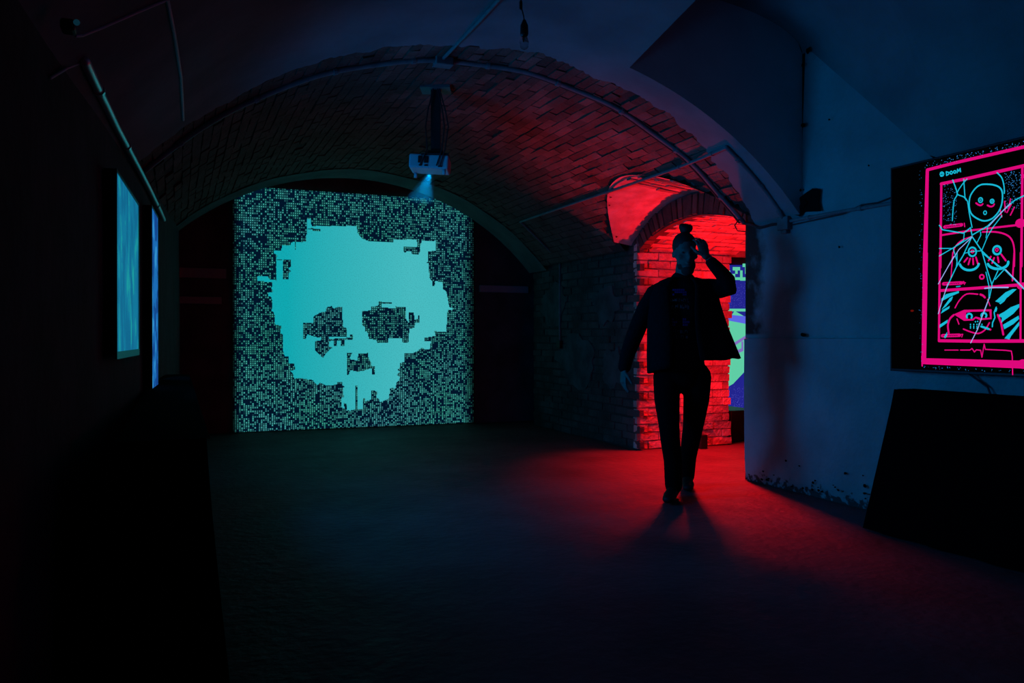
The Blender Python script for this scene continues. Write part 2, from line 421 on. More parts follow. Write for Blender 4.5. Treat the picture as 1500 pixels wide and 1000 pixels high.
# right wall of the far bay: brick with thin whitewash
XB = 4.18
b = MB(); b.quad((XB+.003, 7.0, 0), (XB+.003, 9.5, 0), (XB+.003, 9.5, 2.1), (XB+.003, 7.0, 2.1))
b.quad((XB+.012, 9.5, 0), (4.6, 9.5, 0), (4.6, 9.5, 3.3), (XB+.012, 9.5, 3.3))
wall_brick = tag(b.build('wall_brick', m_mortar), 'dim brick wall to the left of the red doorway', 'wall', kind='structure')
wb = [brick_mesh('brick', .235, .066, .05, m_wbrick, 20+k) for k in range(5)]
L_ = []
for r in range(25):
    y = 7.02+.117+(0 if r % 2 else -.09); z = .045+r*.08
    while y < 9.5:
        if z < f(XB)+.12: L_.append(frame_mat((XB+.018, min(y, 9.4), z+.01*math.sin(y*2+r)), (0, -1, 0), (-1, 0, 0), .006))
        y += .25
lay(wall_brick, wb, L_, m_wbrick, 300)
for (yc, zc, ry, rz, sd) in ((7.6, 1.45, .32, .2, 1), (8.3, .85, .5, .3, 2), (7.45, .8, .25, .22, 3), (8.9, 1.5, .4, .25, 4)):
    rr = random.Random(sd); q = MB(); pts = []
    for k in range(22):
        a = 2*pi*k/22; e = .7+.45*rr.random(); pts.append((yc+ry*e*math.cos(a), zc+rz*e*math.sin(a)))
    q.poly([(XB-.016, y, z) for y, z in pts])
    for k in range(22):
        y, z = pts[k]; y2, z2 = pts[(k+1) % 22]; q.quad((XB-.016, y, z), (XB+.01, y, z), (XB+.01, y2, z2), (XB-.016, y2, z2))
    q.build('plaster_patch', m_ringplaster, wall_brick)

# side cell above the doorway (vault cutting into the barrel)
b = MB()
def cell_pt(u, v):
    y = 5.1+2.0*v; zc = c(y)
    xb = groin(y)
    x = xb-.05+(XB+.02-xb+.05)*u
    return (x, y, min(cz(x, y), f(x)+.02 if x < xb else 9)+.006*noise.noise(Vector((x*6, y*6, 1))))
b.grid(cell_pt, 10, 60)
cell = tag(b.build('ceiling_cell', mat('cell whitewash', (.45, .38, .36), .95, (.30, .22, .2), 7, .6, 16), smooth=True), 'red lit whitewashed side vault over the doorway', 'ceiling', kind='structure')
m_cbk = mat('cell brick', (.36, .27, .24), .95, (.24, .15, .12), 6, .6, 40, rand=.3)
cbm = [brick_mesh('brick', .22, .062, .04, m_cbk, 40+k) for k in range(3)]
L_ = []
for i in range(14):
    y = 5.16+i*.078; zc = c(y)
    xb = groin(y); x = xb+.13+(.1 if i % 2 else 0)
    while x < XB-.06:
        nrm = Vector((0, -(y-6.1), -(zc-(2.38-1.569)))); nrm = Vector((0, -(y-6.1), -(math.sqrt(1.569**2-(y-6.1)**2))))
        L_.append(frame_mat((x, y, cz(x, y)+.012), (1, 0, -.13), Vector((-.13, nrm.y, nrm.z)), .004)); x += .235
lay(cell, cbm, L_, m_cbk, 300)
# face ring of the doorway arch
b = MB(); b.grid(lambda u, v: (lambda y: (XB+.02, y, intr(y)+(max(c(y), 2.0)-intr(y))*v))(5.12+1.96*u), 40, 1)
b.grid(lambda u, v: (lambda y: (XB+.02+.16*v, y, intr(y)))(5.2+1.8*u), 40, 1)
ring = tag(b.build('wall_doorway_arch', m_mortar), 'arch ring of dark bricks over the red doorway', 'arch', kind='structure')
rb = [brick_mesh('brick', .18, .062, .10, m_ring, 60+k) for k in range(4)]
L_ = []
R1 = 2.125+.1; amax = math.asin(.97/R1); n = 25
for k in range(n):
    a = -amax+2*amax*(k+.5)/n
    yy = 6.1+R1*math.sin(a); zz = 2.17-2.125+R1*math.cos(a)
    yc_, = (yy,); mid = (intr(yy)+max(c(yy), intr(yy)+.08))/2
    ex = Vector((0, math.sin(a*1.5), math.cos(a*1.5)))
    L_.append(frame_mat((XB+.055, yy, zz if abs(yy-6.1) < .7 else mid+.01), ex, (-1, 0, 0), .008))
lay(ring, rb, L_, m_ring, 300)
# passage: far jamb wall (faces the viewer), its vault
XJ = 5.30
b = MB(); b.quad((XB, 6.994, 0), (XJ-.03, 6.994, 0), (XJ-.03, 6.994, 2.1), (XB, 6.994, 2.1)); b.quad((XJ-.03, 6.994, 0), (XJ-.03, 7.5, 0), (XJ-.03, 7.5, 2.6), (XJ-.03, 6.994, 2.6))
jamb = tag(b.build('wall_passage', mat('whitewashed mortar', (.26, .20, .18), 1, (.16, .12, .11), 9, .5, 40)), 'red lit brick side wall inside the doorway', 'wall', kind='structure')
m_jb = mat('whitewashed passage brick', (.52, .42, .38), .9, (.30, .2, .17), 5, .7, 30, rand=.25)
jb = [brick_mesh('brick', .24, .068, .06, m_jb, 80+k) for k in range(6)]; jh = [brick_mesh('brick', .115, .068, .06, m_jb, 90+k) for k in range(3)]
L_, Lh = [], []
for r in range(25):
    z = .045+.081*r
    x = XB-.004 if r % 2 else XB-.134+.01
    end = XJ+random.uniform(-.03, .012)
    while x < end-.04:
        x0_, x1_ = max(x, XB-.004), min(x+.245, end)
        if end-x1_ < .07: x1_ = end
        M = frame_mat(((x0_+x1_)/2, 7.014, z), (1, 0, 0), (0, -1, 0), .006)
        L_.append(M @ Matrix.Diagonal(((x1_-x0_)/.24, 1+random.uniform(-.04, .06), 1, 1)))
        if x1_ == end: break
        x += .255
lay(jamb, jb, L_, m_jb, 300)
b = MB(); b.grid(lambda u, v: (lambda y: (XB+.15+(5.5-XB)*v, y, intr(y, -.001)))(5.15+1.9*u), 40, 4)
pas = tag(b.build('ceiling_passage', MATS['whitewashed mortar']), 'bright red brick vault inside the doorway', 'ceiling', kind='structure')
pb = [brick_mesh('brick', .235, .066, .04, m_jb, 100+k) for k in range(4)]
L_ = []
for i in range(24):
    y = 5.22+i*.0765; x = XB+.20+(.125 if i % 2 else 0)
    while x < 5.5:
        th = math.asin((y-6.1)/2.125)
        L_.append(frame_mat((x, y, intr(y)+.014), (1, 0, 0), (0, -math.sin(th), -math.cos(th)), .005)); x += .25
lay(pas, pb, L_, m_jb, 300)
# room beyond
b = MB(); b.quad((6.75, 4.5, 0), (6.75, 11, 0), (6.75, 11, 3), (6.75, 4.5, 3)); b.quad((5.2, 7.5, 3), (5.2, 11, 3), (6.75, 11, 3), (6.75, 7.5, 3)); b.quad((5.3, 4.5, 2.3), (5.3, 7.5, 3), (6.75, 7.5, 3), (6.75, 4.5, 2.3))
b.quad((5.28, 11, 0), (6.8, 11, 0), (6.8, 11, 3), (5.28, 11, 3))
tag(b.build('wall_beyond', m_dark), 'dark wall of the next room seen through the doorway', 'wall', kind='structure')

# ================================================================ PROJECTED PICTURE (emits: it is a projection)
XA, XZ = onY(341, 500, 10).x, onY(694, 500, 10).x; ZT = 2.86
def dots_mat():
    m, nt, bs = nodes('projected dots'); N, L = nt.nodes, nt.links
    bs.inputs['Base Color'].default_value = (.02, .02, .02, 1); bs.inputs['Specular IOR Level'].default_value = 0; bs.inputs['Roughness'].default_value = 1
    tc = N.new('ShaderNodeTexCoord'); sx = N.new('ShaderNodeSeparateXYZ'); L.new(tc.outputs['Object'], sx.inputs[0])
    def mth(op, a, bb=None, cl=False):
        n = N.new('ShaderNodeMath'); n.operation = op; n.use_clamp = cl
        for i, v in enumerate((a, bb)):
            if v is None: continue
            if isinstance(v, (int, float)): n.inputs[i].default_value = v
            else: L.new(v, n.inputs[i])
        return n.outputs[0]
    PX = 1/.0243
    u = mth('MULTIPLY', sx.outputs['X'], PX); v = mth('MULTIPLY', mth('LOGARITHM', mth('ADD', 1.0, mth('MULTIPLY', sx.outputs['Z'], .1253)), math.e), 380)
    iu, iv = mth('FLOOR', u), mth('FLOOR', v); fu, fv = mth('FRACT', u), mth('FRACT', v)
    cb = N.new('ShaderNodeCombineXYZ'); L.new(iu, cb.inputs[0]); L.new(iv, cb.inputs[1])
    wn = N.new('ShaderNodeTexWhiteNoise'); wn.noise_dimensions = '2D'; L.new(cb.outputs[0], wn.inputs['Vector'])
    ns = N.new('ShaderNodeTexNoise'); ns.inputs['Scale'].default_value = .22; ns.inputs['Detail'].default_value = 2; L.new(cb.outputs[0], ns.inputs['Vector'])
    on = mth('MULTIPLY', mth('SUBTRACT', mth('ADD', wn.outputs['Value'], mth('MULTIPLY', mth('SUBTRACT', ns.outputs[0], .5), .8)), .33), 9, True)
    du = mth('ABSOLUTE', mth('SUBTRACT', fu, .5)); dv = mth('ABSOLUTE', mth('SUBTRACT', fv, .5))
    # lower rows stretch into vertical ticks
    low = mth('SUBTRACT', 1.0, mth('MULTIPLY', mth('SUBTRACT', sx.outputs['Z'], .35), 1.4, True))
    hv = mth('ADD', .27, mth('MULTIPLY', low, .12))
    dot = mth('MULTIPLY', mth('LESS_THAN', du, .26), mth('LESS_THAN', dv, hv))
    val = mth('MULTIPLY', dot, on)
    wn2 = N.new('ShaderNodeTexWhiteNoise'); wn2.noise_dimensions = '3D'; L.new(cb.outputs[0], wn2.inputs['Vector'])
    val = mth('MULTIPLY', val, mth('ADD', .30, mth('MULTIPLY', wn2.outputs['Value'], .6)))
    # soft edge of the picture
    ex = mth('MINIMUM', mth('MULTIPLY', mth('SUBTRACT', sx.outputs['X'], XA), 9, True), mth('MULTIPLY', mth('SUBTRACT', XZ, sx.outputs['X']), 6, True))
    n2 = N.new('ShaderNodeTexNoise'); n2.inputs['Scale'].default_value = 1.5; L.new(tc.outputs['Object'], n2.inputs['Vector'])
    col = N.new('ShaderNodeValToRGB'); L.new(n2.outputs[0], col.inputs[0]); col.color_ramp.elements[0].position = .35; col.color_ramp.elements[1].position = .75
    col.color_ramp.elements[0].color = (*srgb(84, 176, 180), 1); col.color_ramp.elements[1].color = (*srgb(66, 180, 150), 1)
    mb_ = N.new('ShaderNodeMix'); mb_.data_type = 'RGBA'; L.new(mth('MULTIPLY', on, wn2.outputs['Value']), mb_.inputs[0]); mb_.inputs[6].default_value = (*srgb(0, 20, 42), 1); mb_.inputs[7].default_value = (*srgb(2, 66, 66), 1)
    mx = N.new('ShaderNodeMix'); mx.data_type = 'RGBA'; L.new(val, mx.inputs[0]); L.new(mb_.outputs[2], mx.inputs[6]); L.new(col.outputs[0], mx.inputs[7])
    L.new(mx.outputs[2], bs.inputs['Emission Color']); L.new(mth('MULTIPLY', ex, 1.0), bs.inputs['Emission Strength'])
    return m
def skull_mat():
    m, nt, bs = nodes('projected skull'); N, L = nt.nodes, nt.links
    bs.inputs['Base Color'].default_value = (.02, .02, .02, 1); bs.inputs['Specular IOR Level'].default_value = 0; bs.inputs['Roughness'].default_value = 1
    tc = N.new('ShaderNodeTexCoord'); sx = N.new('ShaderNodeSeparateXYZ'); L.new(tc.outputs['Object'], sx.inputs[0])
    mr = N.new('ShaderNodeMapRange'); L.new(sx.outputs['X'], mr.inputs[0]); mr.inputs[1].default_value = 1.2; mr.inputs[2].default_value = 2.7
    r = N.new('ShaderNodeValToRGB'); L.new(mr.outputs[0], r.inputs[0])
    r.color_ramp.elements[0].color = (*srgb(16, 170, 180), 1); r.color_ramp.elements[1].color = (*srgb(72, 190, 196), 1)
    n = N.new('ShaderNodeTexNoise'); n.inputs['Scale'].default_value = 90; n.inputs['Detail'].default_value = 2; L.new(tc.outputs['Object'], n.inputs['Vector'])
    m2 = N.new('ShaderNodeMapRange'); L.new(n.outputs[0], m2.inputs[0]); m2.inputs[1].default_value = .28; m2.inputs[2].default_value = .5; m2.inputs[3].default_value = .72; m2.inputs[4].default_value = .98
    L.new(r.outputs[0], bs.inputs['Emission Color']); L.new(m2.outputs[0], bs.inputs['Emission Strength'])
    return m
K = 2.632
def cw(x, y): p = onY(330+x/K, 260+y/K, 10); return (p.x, p.z)
outline = [(315,160),(328,160),(332,188),(505,188),(510,215),(525,235),(550,245),(645,250),(648,240),(735,240),(740,262),(752,262),(755,245),(810,245),(810,283),(780,285),(780,325),(770,328),(782,330),(785,385),(795,400),(795,418),(805,418),(808,400),(835,402),(838,430),(850,440),(855,465),(862,500),(875,502),(875,510),(855,510),(850,595),(805,592),(808,610),(765,618),(765,630),(790,632),(788,660),(770,662),(755,655),(740,668),(725,675),(690,678),(688,710),(672,715),(670,735),(660,740),(672,748),(660,760),(672,770),(668,782),(658,790),(655,812),(640,810),(632,815),(630,850),(605,862),(595,865),(590,850),(580,850),(585,822),(560,820),(560,855),(538,862),(536,848),(530,850),(530,890),(510,892),(508,800),(500,800),(500,892),(478,898),(468,895),(466,870),(456,868),(458,890),(446,885),(448,848),(455,845),(452,810),(460,805),(450,800),(450,787),(430,787),(428,798),(385,800),(365,790),(355,800),(335,780),(285,772),(265,775),(260,755),(250,745),(268,740),(265,715),(245,715),(243,690),(228,690),(222,665),(222,605),(212,600),(215,570),(192,568),(188,520),(178,515),(182,490),(178,460),(165,458),(165,445),(185,440),(178,430),(182,405),(165,403),(125,398),(125,380),(165,382),(168,392),(195,396),(195,320),(197,312),(200,300),(187,292),(188,283),(215,283),(220,262),(250,262),(255,250),(310,248),(315,200)]
holes_ = [
 [(300,560),(340,558),(340,535),(365,520),(385,518),(390,500),(410,495),(415,505),(440,497),(450,500),(452,575),(467,580),(468,612),(400,614),(360,618),(316,605),(308,622),(300,622)],
 [(345,630),(365,628),(370,615),(400,614),(398,650),(412,655),(398,665),(385,680),(375,697),(366,685),(345,665)],
 [(418,626),(430,626),(430,650),(418,650)], [(443,625),(458,625),(458,648),(443,648)], [(478,605),(490,605),(490,625),(478,625)], [(400,622),(480,617),(480,625),(400,630)],
 [(527,515),(560,512),(562,497),(588,495),(590,478),(600,478),(602,500),(655,505),(655,497),(693,498),(695,545),(705,560),(705,520),(725,518),(728,548),(742,545),(740,530),(748,530),(748,558),(730,560),(728,580),(708,582),(705,635),(682,636),(680,620),(628,620),(626,636),(585,636),(580,625),(552,622),(548,598),(538,592),(537,575),(527,570)],
 [(600,480),(640,480),(640,486),(600,486)],
 [(467,675),(488,675),(480,690),(480,700),(508,705),(512,678),(548,676),(552,700),(560,710),(562,725),(575,728),(576,760),(565,758),(565,735),(548,738),(530,745),(508,748),(480,742),(474,762),(467,762)],
 [(222,318),(253,318),(253,345),(242,350),(252,362),(242,372),(242,392),(222,392)],
 [(685,266),(735,268),(748,250),(750,285),(742,298),(720,298),(715,285),(700,283),(692,292),(685,285)],
 [(335,198),(365,198),(365,207),(335,207)], [(318,196),(338,196),(338,200),(318,200)], [(268,250),(272,250),(272,280),(268,280)], [(200,316),(218,316),(218,320),(200,320)]]
def inside(x, y, pl):
    r = False; j = len(pl)-1
    for i in range(len(pl)):
        a, d = pl[i], pl[j]
        if (a[1] > y) != (d[1] > y) and x < (d[0]-a[0])*(y-a[1])/(d[1]-a[1])+a[0]: r = not r
        j = i
    return r
out_w = [cw(*p) for p in outline]; hol_w = [[cw(*p) for p in h] for h in holes_]
S_ = .0093
b = MB(); bd = MB()
ring_x = lambda z: math.sqrt(max(0, (RV+.5)**2))
nzr = int(ZT/S_)
for j in range(nzr):
    z = (j+.5)*S_; run = None; nx0, nx1 = int(.8/S_), int(3.45/S_)
    for i in range(nx0, nx1+1):
        x = (i+.5)*S_
        inn = i < nx1 and inside(x, z, out_w) and not any(inside(x, z, h) for h in hol_w)
        if inn and run is None: run = i
        if not inn and run is not None:
            b.quad((run*S_, 9.978, j*S_), (i*S_, 9.978, j*S_), (i*S_, 9.978, (j+1)*S_), (run*S_, 9.978, (j+1)*S_)); run = None
def top_z(x): return min(ZT, 3.02-.5+ -0.0) if False else ZT
bd.box((XA, 9.984, .012), (XZ, 10.0, ZT))
pic = thing('projection_screen', ((XA+XZ)/2, 9.99, 0), 'large square projected picture of a pixelated teal skull on the far wall', 'projection')
bd.build('dot_field', dots_mat(), pic)['label'] = 'dark field of tiny teal dots'
b.build('skull_image', skull_mat(), pic)['label'] = 'glowing teal pixel skull'

# boards on the wall beside the picture
def board(x0, x1, z, h_, lab, d=.05):
    q = MB(); q.box((x0, 10.0-d, z-h_/2), (x1, 10.01, z+h_/2)); o = bevel(q.build('wall_board', mat('pale batten', (.35, .34, .36), .8), origin=((x0+x1)/2, 9.98, z)), .006)
    return tag(o, lab, 'board', 'boards on the far wall')
board(.02, .52, 1.84, .11, 'upper pale horizontal board left of the skull picture')
board(-.01, .47, 1.53, .08, 'lower dim horizontal board left of the skull picture')
board(3.62, 4.3, 1.74, .09, 'dim horizontal board right of the skull picture')

# ================================================================ SCREENS ON THE LEFT WALL
def streak_mat(name, c1, c2, c3, sy, sz):
    m, nt, bs = nodes(name); N, L = nt.nodes, nt.links
    bs.inputs['Base Color'].default_value = (.01, .01, .01, 1); bs.inputs['Roughness'].default_value = .5; bs.inputs['Specular IOR Level'].default_value = .1
    tc = N.new('ShaderNodeTexCoord'); mp = N.new('ShaderNodeMapping'); L.new(tc.outputs['Object'], mp.inputs[0]); mp.inputs['Scale'].default_value = (1, sy, sz)
    n = N.new('ShaderNodeTexNoise'); n.inputs['Scale'].default_value = 1; n.inputs['Detail'].default_value = 3; L.new(mp.outputs[0], n.inputs[0])
    r = N.new('ShaderNodeValToRGB'); L.new(n.outputs[0], r.inputs[0]); r.color_ramp.interpolation = 'CONSTANT'
    e = r.color_ramp.elements; e[0].position = 0; e[0].color = (*c1, 1); e[1].position = .48; e[1].color = (*c2, 1)
    q = e.new(.60); q.color = (*c3, 1)
    L.new(r.outputs[0], bs.inputs['Emission Color']); bs.inputs['Emission Strength'].default_value = 1
    return m
def left_screen(pa, pb_, zt, zb, m, label, tilt=0):
    a = onL(pa, 500); d = onL(pb_, 500)
    a = Vector((a.x, a.y, 0)); d = Vector((d.x, d.y, 0)); t = (d-a).normalized(); n_ = Vector((t.y, -t.x, 0))
    root = thing('wall_screen', ((a.x+d.x)/2, (a.y+d.y)/2, (zt+zb)/2), label, 'screen', 'screens on the left wall')
    M = Matrix((t, Vector((0, 0, 1)), n_)).transposed().to_4x4(); M.translation = a
    W_ = (d-a).length
    q = MB(); q.box((-.012, zb-.012, -.045), (W_+.012, zt+.012, -.004), M); bevel(q.build('casing', m_plastic, root), .004)
    q = MB(); q.quad(*[M @ Vector(p) for p in ((0, zb, 0), (W_, zb, 0), (W_, zt, 0), (0, zt, 0))]); q.build('display', m, root)['label'] = 'glowing blue display'
    q = MB()
    for lo, hi in (((-.012, zb-.03, -.004), (W_+.012, zb, .003)), ((-.012, zt, -.004), (W_+.012, zt+.012, .003)), ((-.012, zb, -.004), (0, zt, .003)), ((W_, zb, -.004), (W_+.012, zt, .003))): q.box(lo, hi, M)
    q.build('bezel', mat('glossy bezel', (.02, .03, .04), .3), root)
    q = MB(); q.box((W_/2-.15, (zt+zb)/2-.15, -.075), (W_/2+.15, (zt+zb)/2+.15, -.04), M); q.build('wall_bracket', m_metal, root)
    return root
r_ = ray(171, 252); z1t = onL(171, 252).z; z1b = onL(171, 515).z
left_screen(171, 203, z1t, z1b, streak_mat('rain screen', srgb(12, 96, 136), srgb(14, 112, 148), srgb(24, 145, 152), 12, 4.0), 'wide blue wall screen, the nearer of the two on the left wall')
left_screen(222.5, 231.5, onL(226, 310).z, onL(226, 568).z, streak_mat('tall screen', srgb(16, 60, 135), srgb(24, 100, 175), srgb(50, 140, 200), 4, 5), 'tall narrow blue wall screen, the farther one on the left wall')

# ================================================================ COMIC SCREEN ON THE RIGHT WALL
XT = 3.96
def tv(px, py): p = onX(px, py, XT); return (p.y, p.z)
yl, zt_ = tv(1303, 246); zb_ = tv(1303, 543)[1]; yr = yl-2.19
t = thing('wall_television', (XT+.03, (yl+yr)/2, (zt_+zb_)/2), 'huge black television on the right wall showing a pink and cyan comic page', 'television')
b = MB(); b.box((XT+.004, yr, zb_), (XT+.045, yl, zt_)); b.box((XT+.04, yr+.5, zb_+.3), (XT+.075, yl-.5, zt_-.3)); bevel(b.build('casing', m_plastic, t), .004)
b = MB(); b.quad((XT+.003, yr+.012, zb_+.015), (XT+.003, yl-.012, zb_+.015), (XT+.003, yl-.012, zt_-.012), (XT+.003, yr+.012, zt_-.012)); b.build('display', emat('display black', (.0003, .0004, .0006)), t)
b = MB(); b.box((XT+.07, (yl+yr)/2-.3, 1.3), (XR-.005, (yl+yr)/2+.3, 1.7)); b.build('wall_bracket', m_metal, t)
layers = {'pink': MB(), 'cyan': MB(), 'black': MB(), 'pale': MB()}
def A(x, y): return tv(1340+x/5.2625, 200+y/5.2625)
def B(x, y): return tv(1340+x/5.2625, 370+y/5.2625)
def smooth(pts, closed=False, n=4):
    out = []; m_ = len(pts); rng = range(m_ if closed else m_-1)
    for i in rng:
        g = lambda k: pts[k % m_] if closed else pts[min(max(k, 0), m_-1)]
        p0, p1, p2, p3 = g(i-1), g(i), g(i+1), g(i+2)
        for k in range(n):
            t_ = k/n; out.append(tuple(.5*(2*p1[j]+(p2[j]-p0[j])*t_+(2*p0[j]-5*p1[j]+4*p2[j]-p3[j])*t_*t_+(3*p1[j]-p0[j]-3*p2[j]+p3[j])*t_**3) for j in (0, 1)))
    if not closed: out.append(pts[-1])
    return out
def stroke(L_, pts, wpx, T=A, closed=False, conv=True):
    mb = layers[L_]; dx = {'pink': 0, 'cyan': -.0006, 'pale': -.001, 'black': -.0003}[L_]
    q = [T(*p) for p in pts] if conv else pts
    if closed: q.append(q[0])
    w_ = wpx*.0043/2
    for i in range(len(q)-1):
        (y0, z0), (y1, z1) = q[i], q[i+1]; l = math.hypot(y1-y0, z1-z0) or 1e-6
        ny, nz_ = -(z1-z0)/l*w_, (y1-y0)/l*w_
        mb.quad((XT+dx, y0+ny, z0+nz_), (XT+dx, y1+ny, z1+nz_), (XT+dx, y1-ny, z1-nz_), (XT+dx, y0-ny, z0-nz_))
    if wpx > .9:
        for (y0, z0) in q:
            mb.poly([(XT+dx-.0001, y0+w_*math.cos(k*pi/4), z0+w_*math.sin(k*pi/4)) for k in range(8)])
def fill(L_, pts, T=A):
    dx = {'pink': 0, 'cyan': -.0006, 'pale': -.001, 'black': -.0003}[L_]
    layers[L_].poly([(XT+dx, *T(*p)) for p in pts])
def ellipse(L_, cx, cy, rx, ry, wpx, T=A, a0=0, a1=360, n=20):
    stroke(L_, [(cx+rx*math.cos(math.radians(a0+(a1-a0)*k/n)), cy+ry*math.sin(math.radians(a0+(a1-a0)*k/n))) for k in range(n+1)], wpx, T)
# outer frame and panels
fill('pink', [(82,265),(106,262),(96,1000),(60,1000)]); fill('pink', [(62,0),(100,0),(88,812),(52,870)], B)
stroke('pink', [(92,258),(300,205),(560,145),(842,80)], 4)
fill('pink', [(52,812),(842,832),(842,893),(52,858)], B)
stroke('pink', [(55,800),(58,872)], 2, B)
stroke('pink', [(200,365),(420,320),(842,225)], 4)
stroke('pink', [(202,365),(196,1010)], 3.4); stroke('pink', [(193,0),(186,680)], 3.2, B)
stroke('pink', [(188,678),(500,682),(842,680)], 4, B)
stroke('pink', [(826,235),(820,1000)], 3); stroke('pink', [(815,0),(815,670)], 2.4, B)
stroke('pink', [(205,760),(440,722),(780,683),(842,670)], 2.4); ellipse('pink', 812, 668, 22, 16, 6)
stroke('pink', [(195,292),(450,275),(780,250),(842,240)], 3.6, B); ellipse('pink', 812, 255, 14, 14, 4, B)
stroke('pink', [(842,312),(835,300)], 3)
# heartbeat line
stroke('pink', [(232,750),(335,750)], 1.2, B); stroke('pink', [(352,750),(425,750),(442,738),(460,765),(475,748),(508,752),(518,805),(535,705),(545,745),(700,752),(745,758),(752,800),(755,940)], 1.4, B)
# title glyph and lettering
ellipse('cyan', 207, 290, 14, 16, 1.4); stroke('cyan', [(199,306),(212,304)], 1.6); stroke('cyan', [(200,285),(214,285)], 1.3); stroke('cyan', [(203,297),(212,295)], 1)
stroke('cyan', [(240,272),(243,300),(258,292),(262,278),(240,272)], 1.5)
ellipse('cyan', 279, 279, 9, 11, 1.5, n=10); ellipse('cyan', 306, 273, 9, 10, 1.5, n=10)
stroke('cyan', [(325,280),(327,252),(337,268),(347,246),(351,272)], 1.5)
# panel one
head = [(535,368),(600,372),(650,392),(672,430),(672,500),(655,560),(620,610),(580,640),(530,650),(480,632),(438,600),(420,555),(418,500),(430,450),(465,400),(500,375)]
stroke('cyan', smooth(head, True), 1.9, closed=True)
ellipse('cyan', 505, 490, 15, 18, 1.6); ellipse('cyan', 505, 490, 3, 4, 1); ellipse('cyan', 594, 499, 14, 15, 1.6); ellipse('cyan', 594, 499, 3, 4, 1); ellipse('cyan', 540, 587, 11, 14, 1.3)
stroke('pink', smooth([(470,513),(490,527),(508,530),(522,520)]), 2); stroke('pink', smooth([(558,530),(580,540),(600,536),(610,522)]), 2)
stroke('cyan', smooth([(290,335),(325,440),(300,500),(288,648)]), 1.5); stroke('cyan', smooth([(400,328),(360,375),(325,440),(375,465),(395,490)]), 1.4)
stroke('cyan', [(375,330),(385,470),(405,500),(420,600),(440,700)], 1.4); stroke('cyan', smooth([(632,280),(668,318),(685,380),(688,438)]), 1.5)
for q in ([(655,560),(668,620)],[(690,500),(695,580)],[(735,480),(720,560)],[(765,545),(735,605)],[(740,525),(708,585)]): stroke('pink', q, 1.6)
stroke('cyan', [(188,684),(212,718),(375,745),(428,702),(440,760),(560,690),(690,560),(770,490),(842,455)], 1.5)
stroke('pale', [(570,690),(690,560),(735,515)], 1.1)
stroke('cyan', [(440,770),(300,855),(188,920)], 1.3); stroke('cyan', [(188,862),(290,862),(375,800),(380,745)], 1.2)
stroke('cyan', [(440,770),(370,920),(320,1000)], 1.5); stroke('cyan', [(440,770),(515,880),(640,1000)], 1.5); stroke('cyan', [(515,880),(550,1000)], 1.4)
stroke('cyan', [(515,880),(560,770),(600,700),(670,610)], 1.2); stroke('cyan', [(480,815),(508,760),(505,735)], 1.2); stroke('cyan', [(548,780),(562,690)], 1.1)
stroke('pale', [(440,775),(340,870),(258,1000)], 1.1); stroke('cyan', [(295,862),(325,960),(320,1000)], 1.3)
# panel two
stroke('pink', smooth([(520,735),(620,735),(700,755),(745,795),(765,870),(765,1000)]), 2); stroke('pink', [(765,0),(752,215)], 2, B)
stroke('pink', smooth([(440,770),(360,800),(310,850),(290,920),(285,1000)]), 1.6); stroke('pink', [(290,0),(278,195)], 1.4, B)
ellipse('cyan', 443, 888, 30, 34, 2.2); ellipse('pink', 443, 885, 11, 11, 1.4); stroke('cyan', [(380,900),(440,885),(515,880)], 1.1)
ellipse('cyan', 633, 876, 30, 32, 2.6); ellipse('pink', 631, 873, 10, 11, 1.5)
for q in ([(405,935),(380,965)],[(425,940),(412,985)],[(447,940),(450,985)],[(470,930),(485,980)],[(585,925),(568,955)],[(610,935),(595,975)],[(638,928),(645,968)],[(665,908),(700,955)]): stroke('pink', q, 2.2)
ellipse('cyan', 420, 75, 75, 60, 3, B, 12, 165, 12); ellipse('cyan', 640, 75, 80, 50, 3.2, B, -5, 165, 12)
ellipse('pink', 516, 186, 16, 16, 2, B)
stroke('cyan', [(385,0),(320,110),(240,280)], 1.5, B); stroke('pale', [(300,30),(182,240)], 1.2, B); stroke('pale', [(255,240),(215,360),(182,470)], 1.2, B); stroke('cyan', [(325,0),(325,90)], 1.3, B)
stroke('cyan', [(520,0),(560,140),(595,250),(575,350)], 1.4, B); stroke('cyan', [(595,240),(640,140)], 1.3, B); stroke('cyan', [(620,205),(690,128)], 1.3, B); stroke('cyan', [(530,10),(650,105),(690,128),(842,280)], 1.5, B)
stroke('cyan', [(548,150),(572,260),(572,350)], 1.2, B); stroke('pale', [(700,130),(842,275)], 1, B)
stroke('pale', [(575,345),(535,450),(485,590),(432,695)], 1.2, B); stroke('cyan', [(578,335),(530,470)], 1.2, B)
stroke('pale', [(540,275),(600,268),(720,268)], 1.6, B); stroke('cyan', [(320,262),(350,258)], 1.2, B)
# panel three
for q in ([(205,355),(240,320),(340,295),(340,310),(270,340),(205,375)],[(205,440),(270,350),(295,335),(285,365),(240,415)],[(200,470),(215,440),(270,410),(265,430)],[(192,555),(255,515),(250,540),(192,580)],[(225,650),(250,610),(250,640),(235,660)],
          [(620,375),(700,305),(755,280),(785,282),(720,340),(650,385)],[(650,390),(720,330),(690,375),(660,398)],[(652,475),(690,455),(740,420),(805,395),(805,420),(760,470),(690,520),(668,540),(672,500),(650,490)],[(680,555),(740,520),(800,485),(805,510),(760,550),(690,590)],[(692,660),(745,600),(805,530),(805,560),(745,640),(730,668)]): fill('cyan', q, B)
stroke('pink', smooth([(310,425),(345,365),(400,318),(485,320)]), 1.7, B); stroke('pink', [(505,322),(525,330),(540,345)], 2.6, B); stroke('pink', [(560,360),(580,410)], 1.2, B)
fill('pink', [(300,475),(380,440),(592,436),(592,512),(500,520),(470,505),(450,522),(380,525)], B)
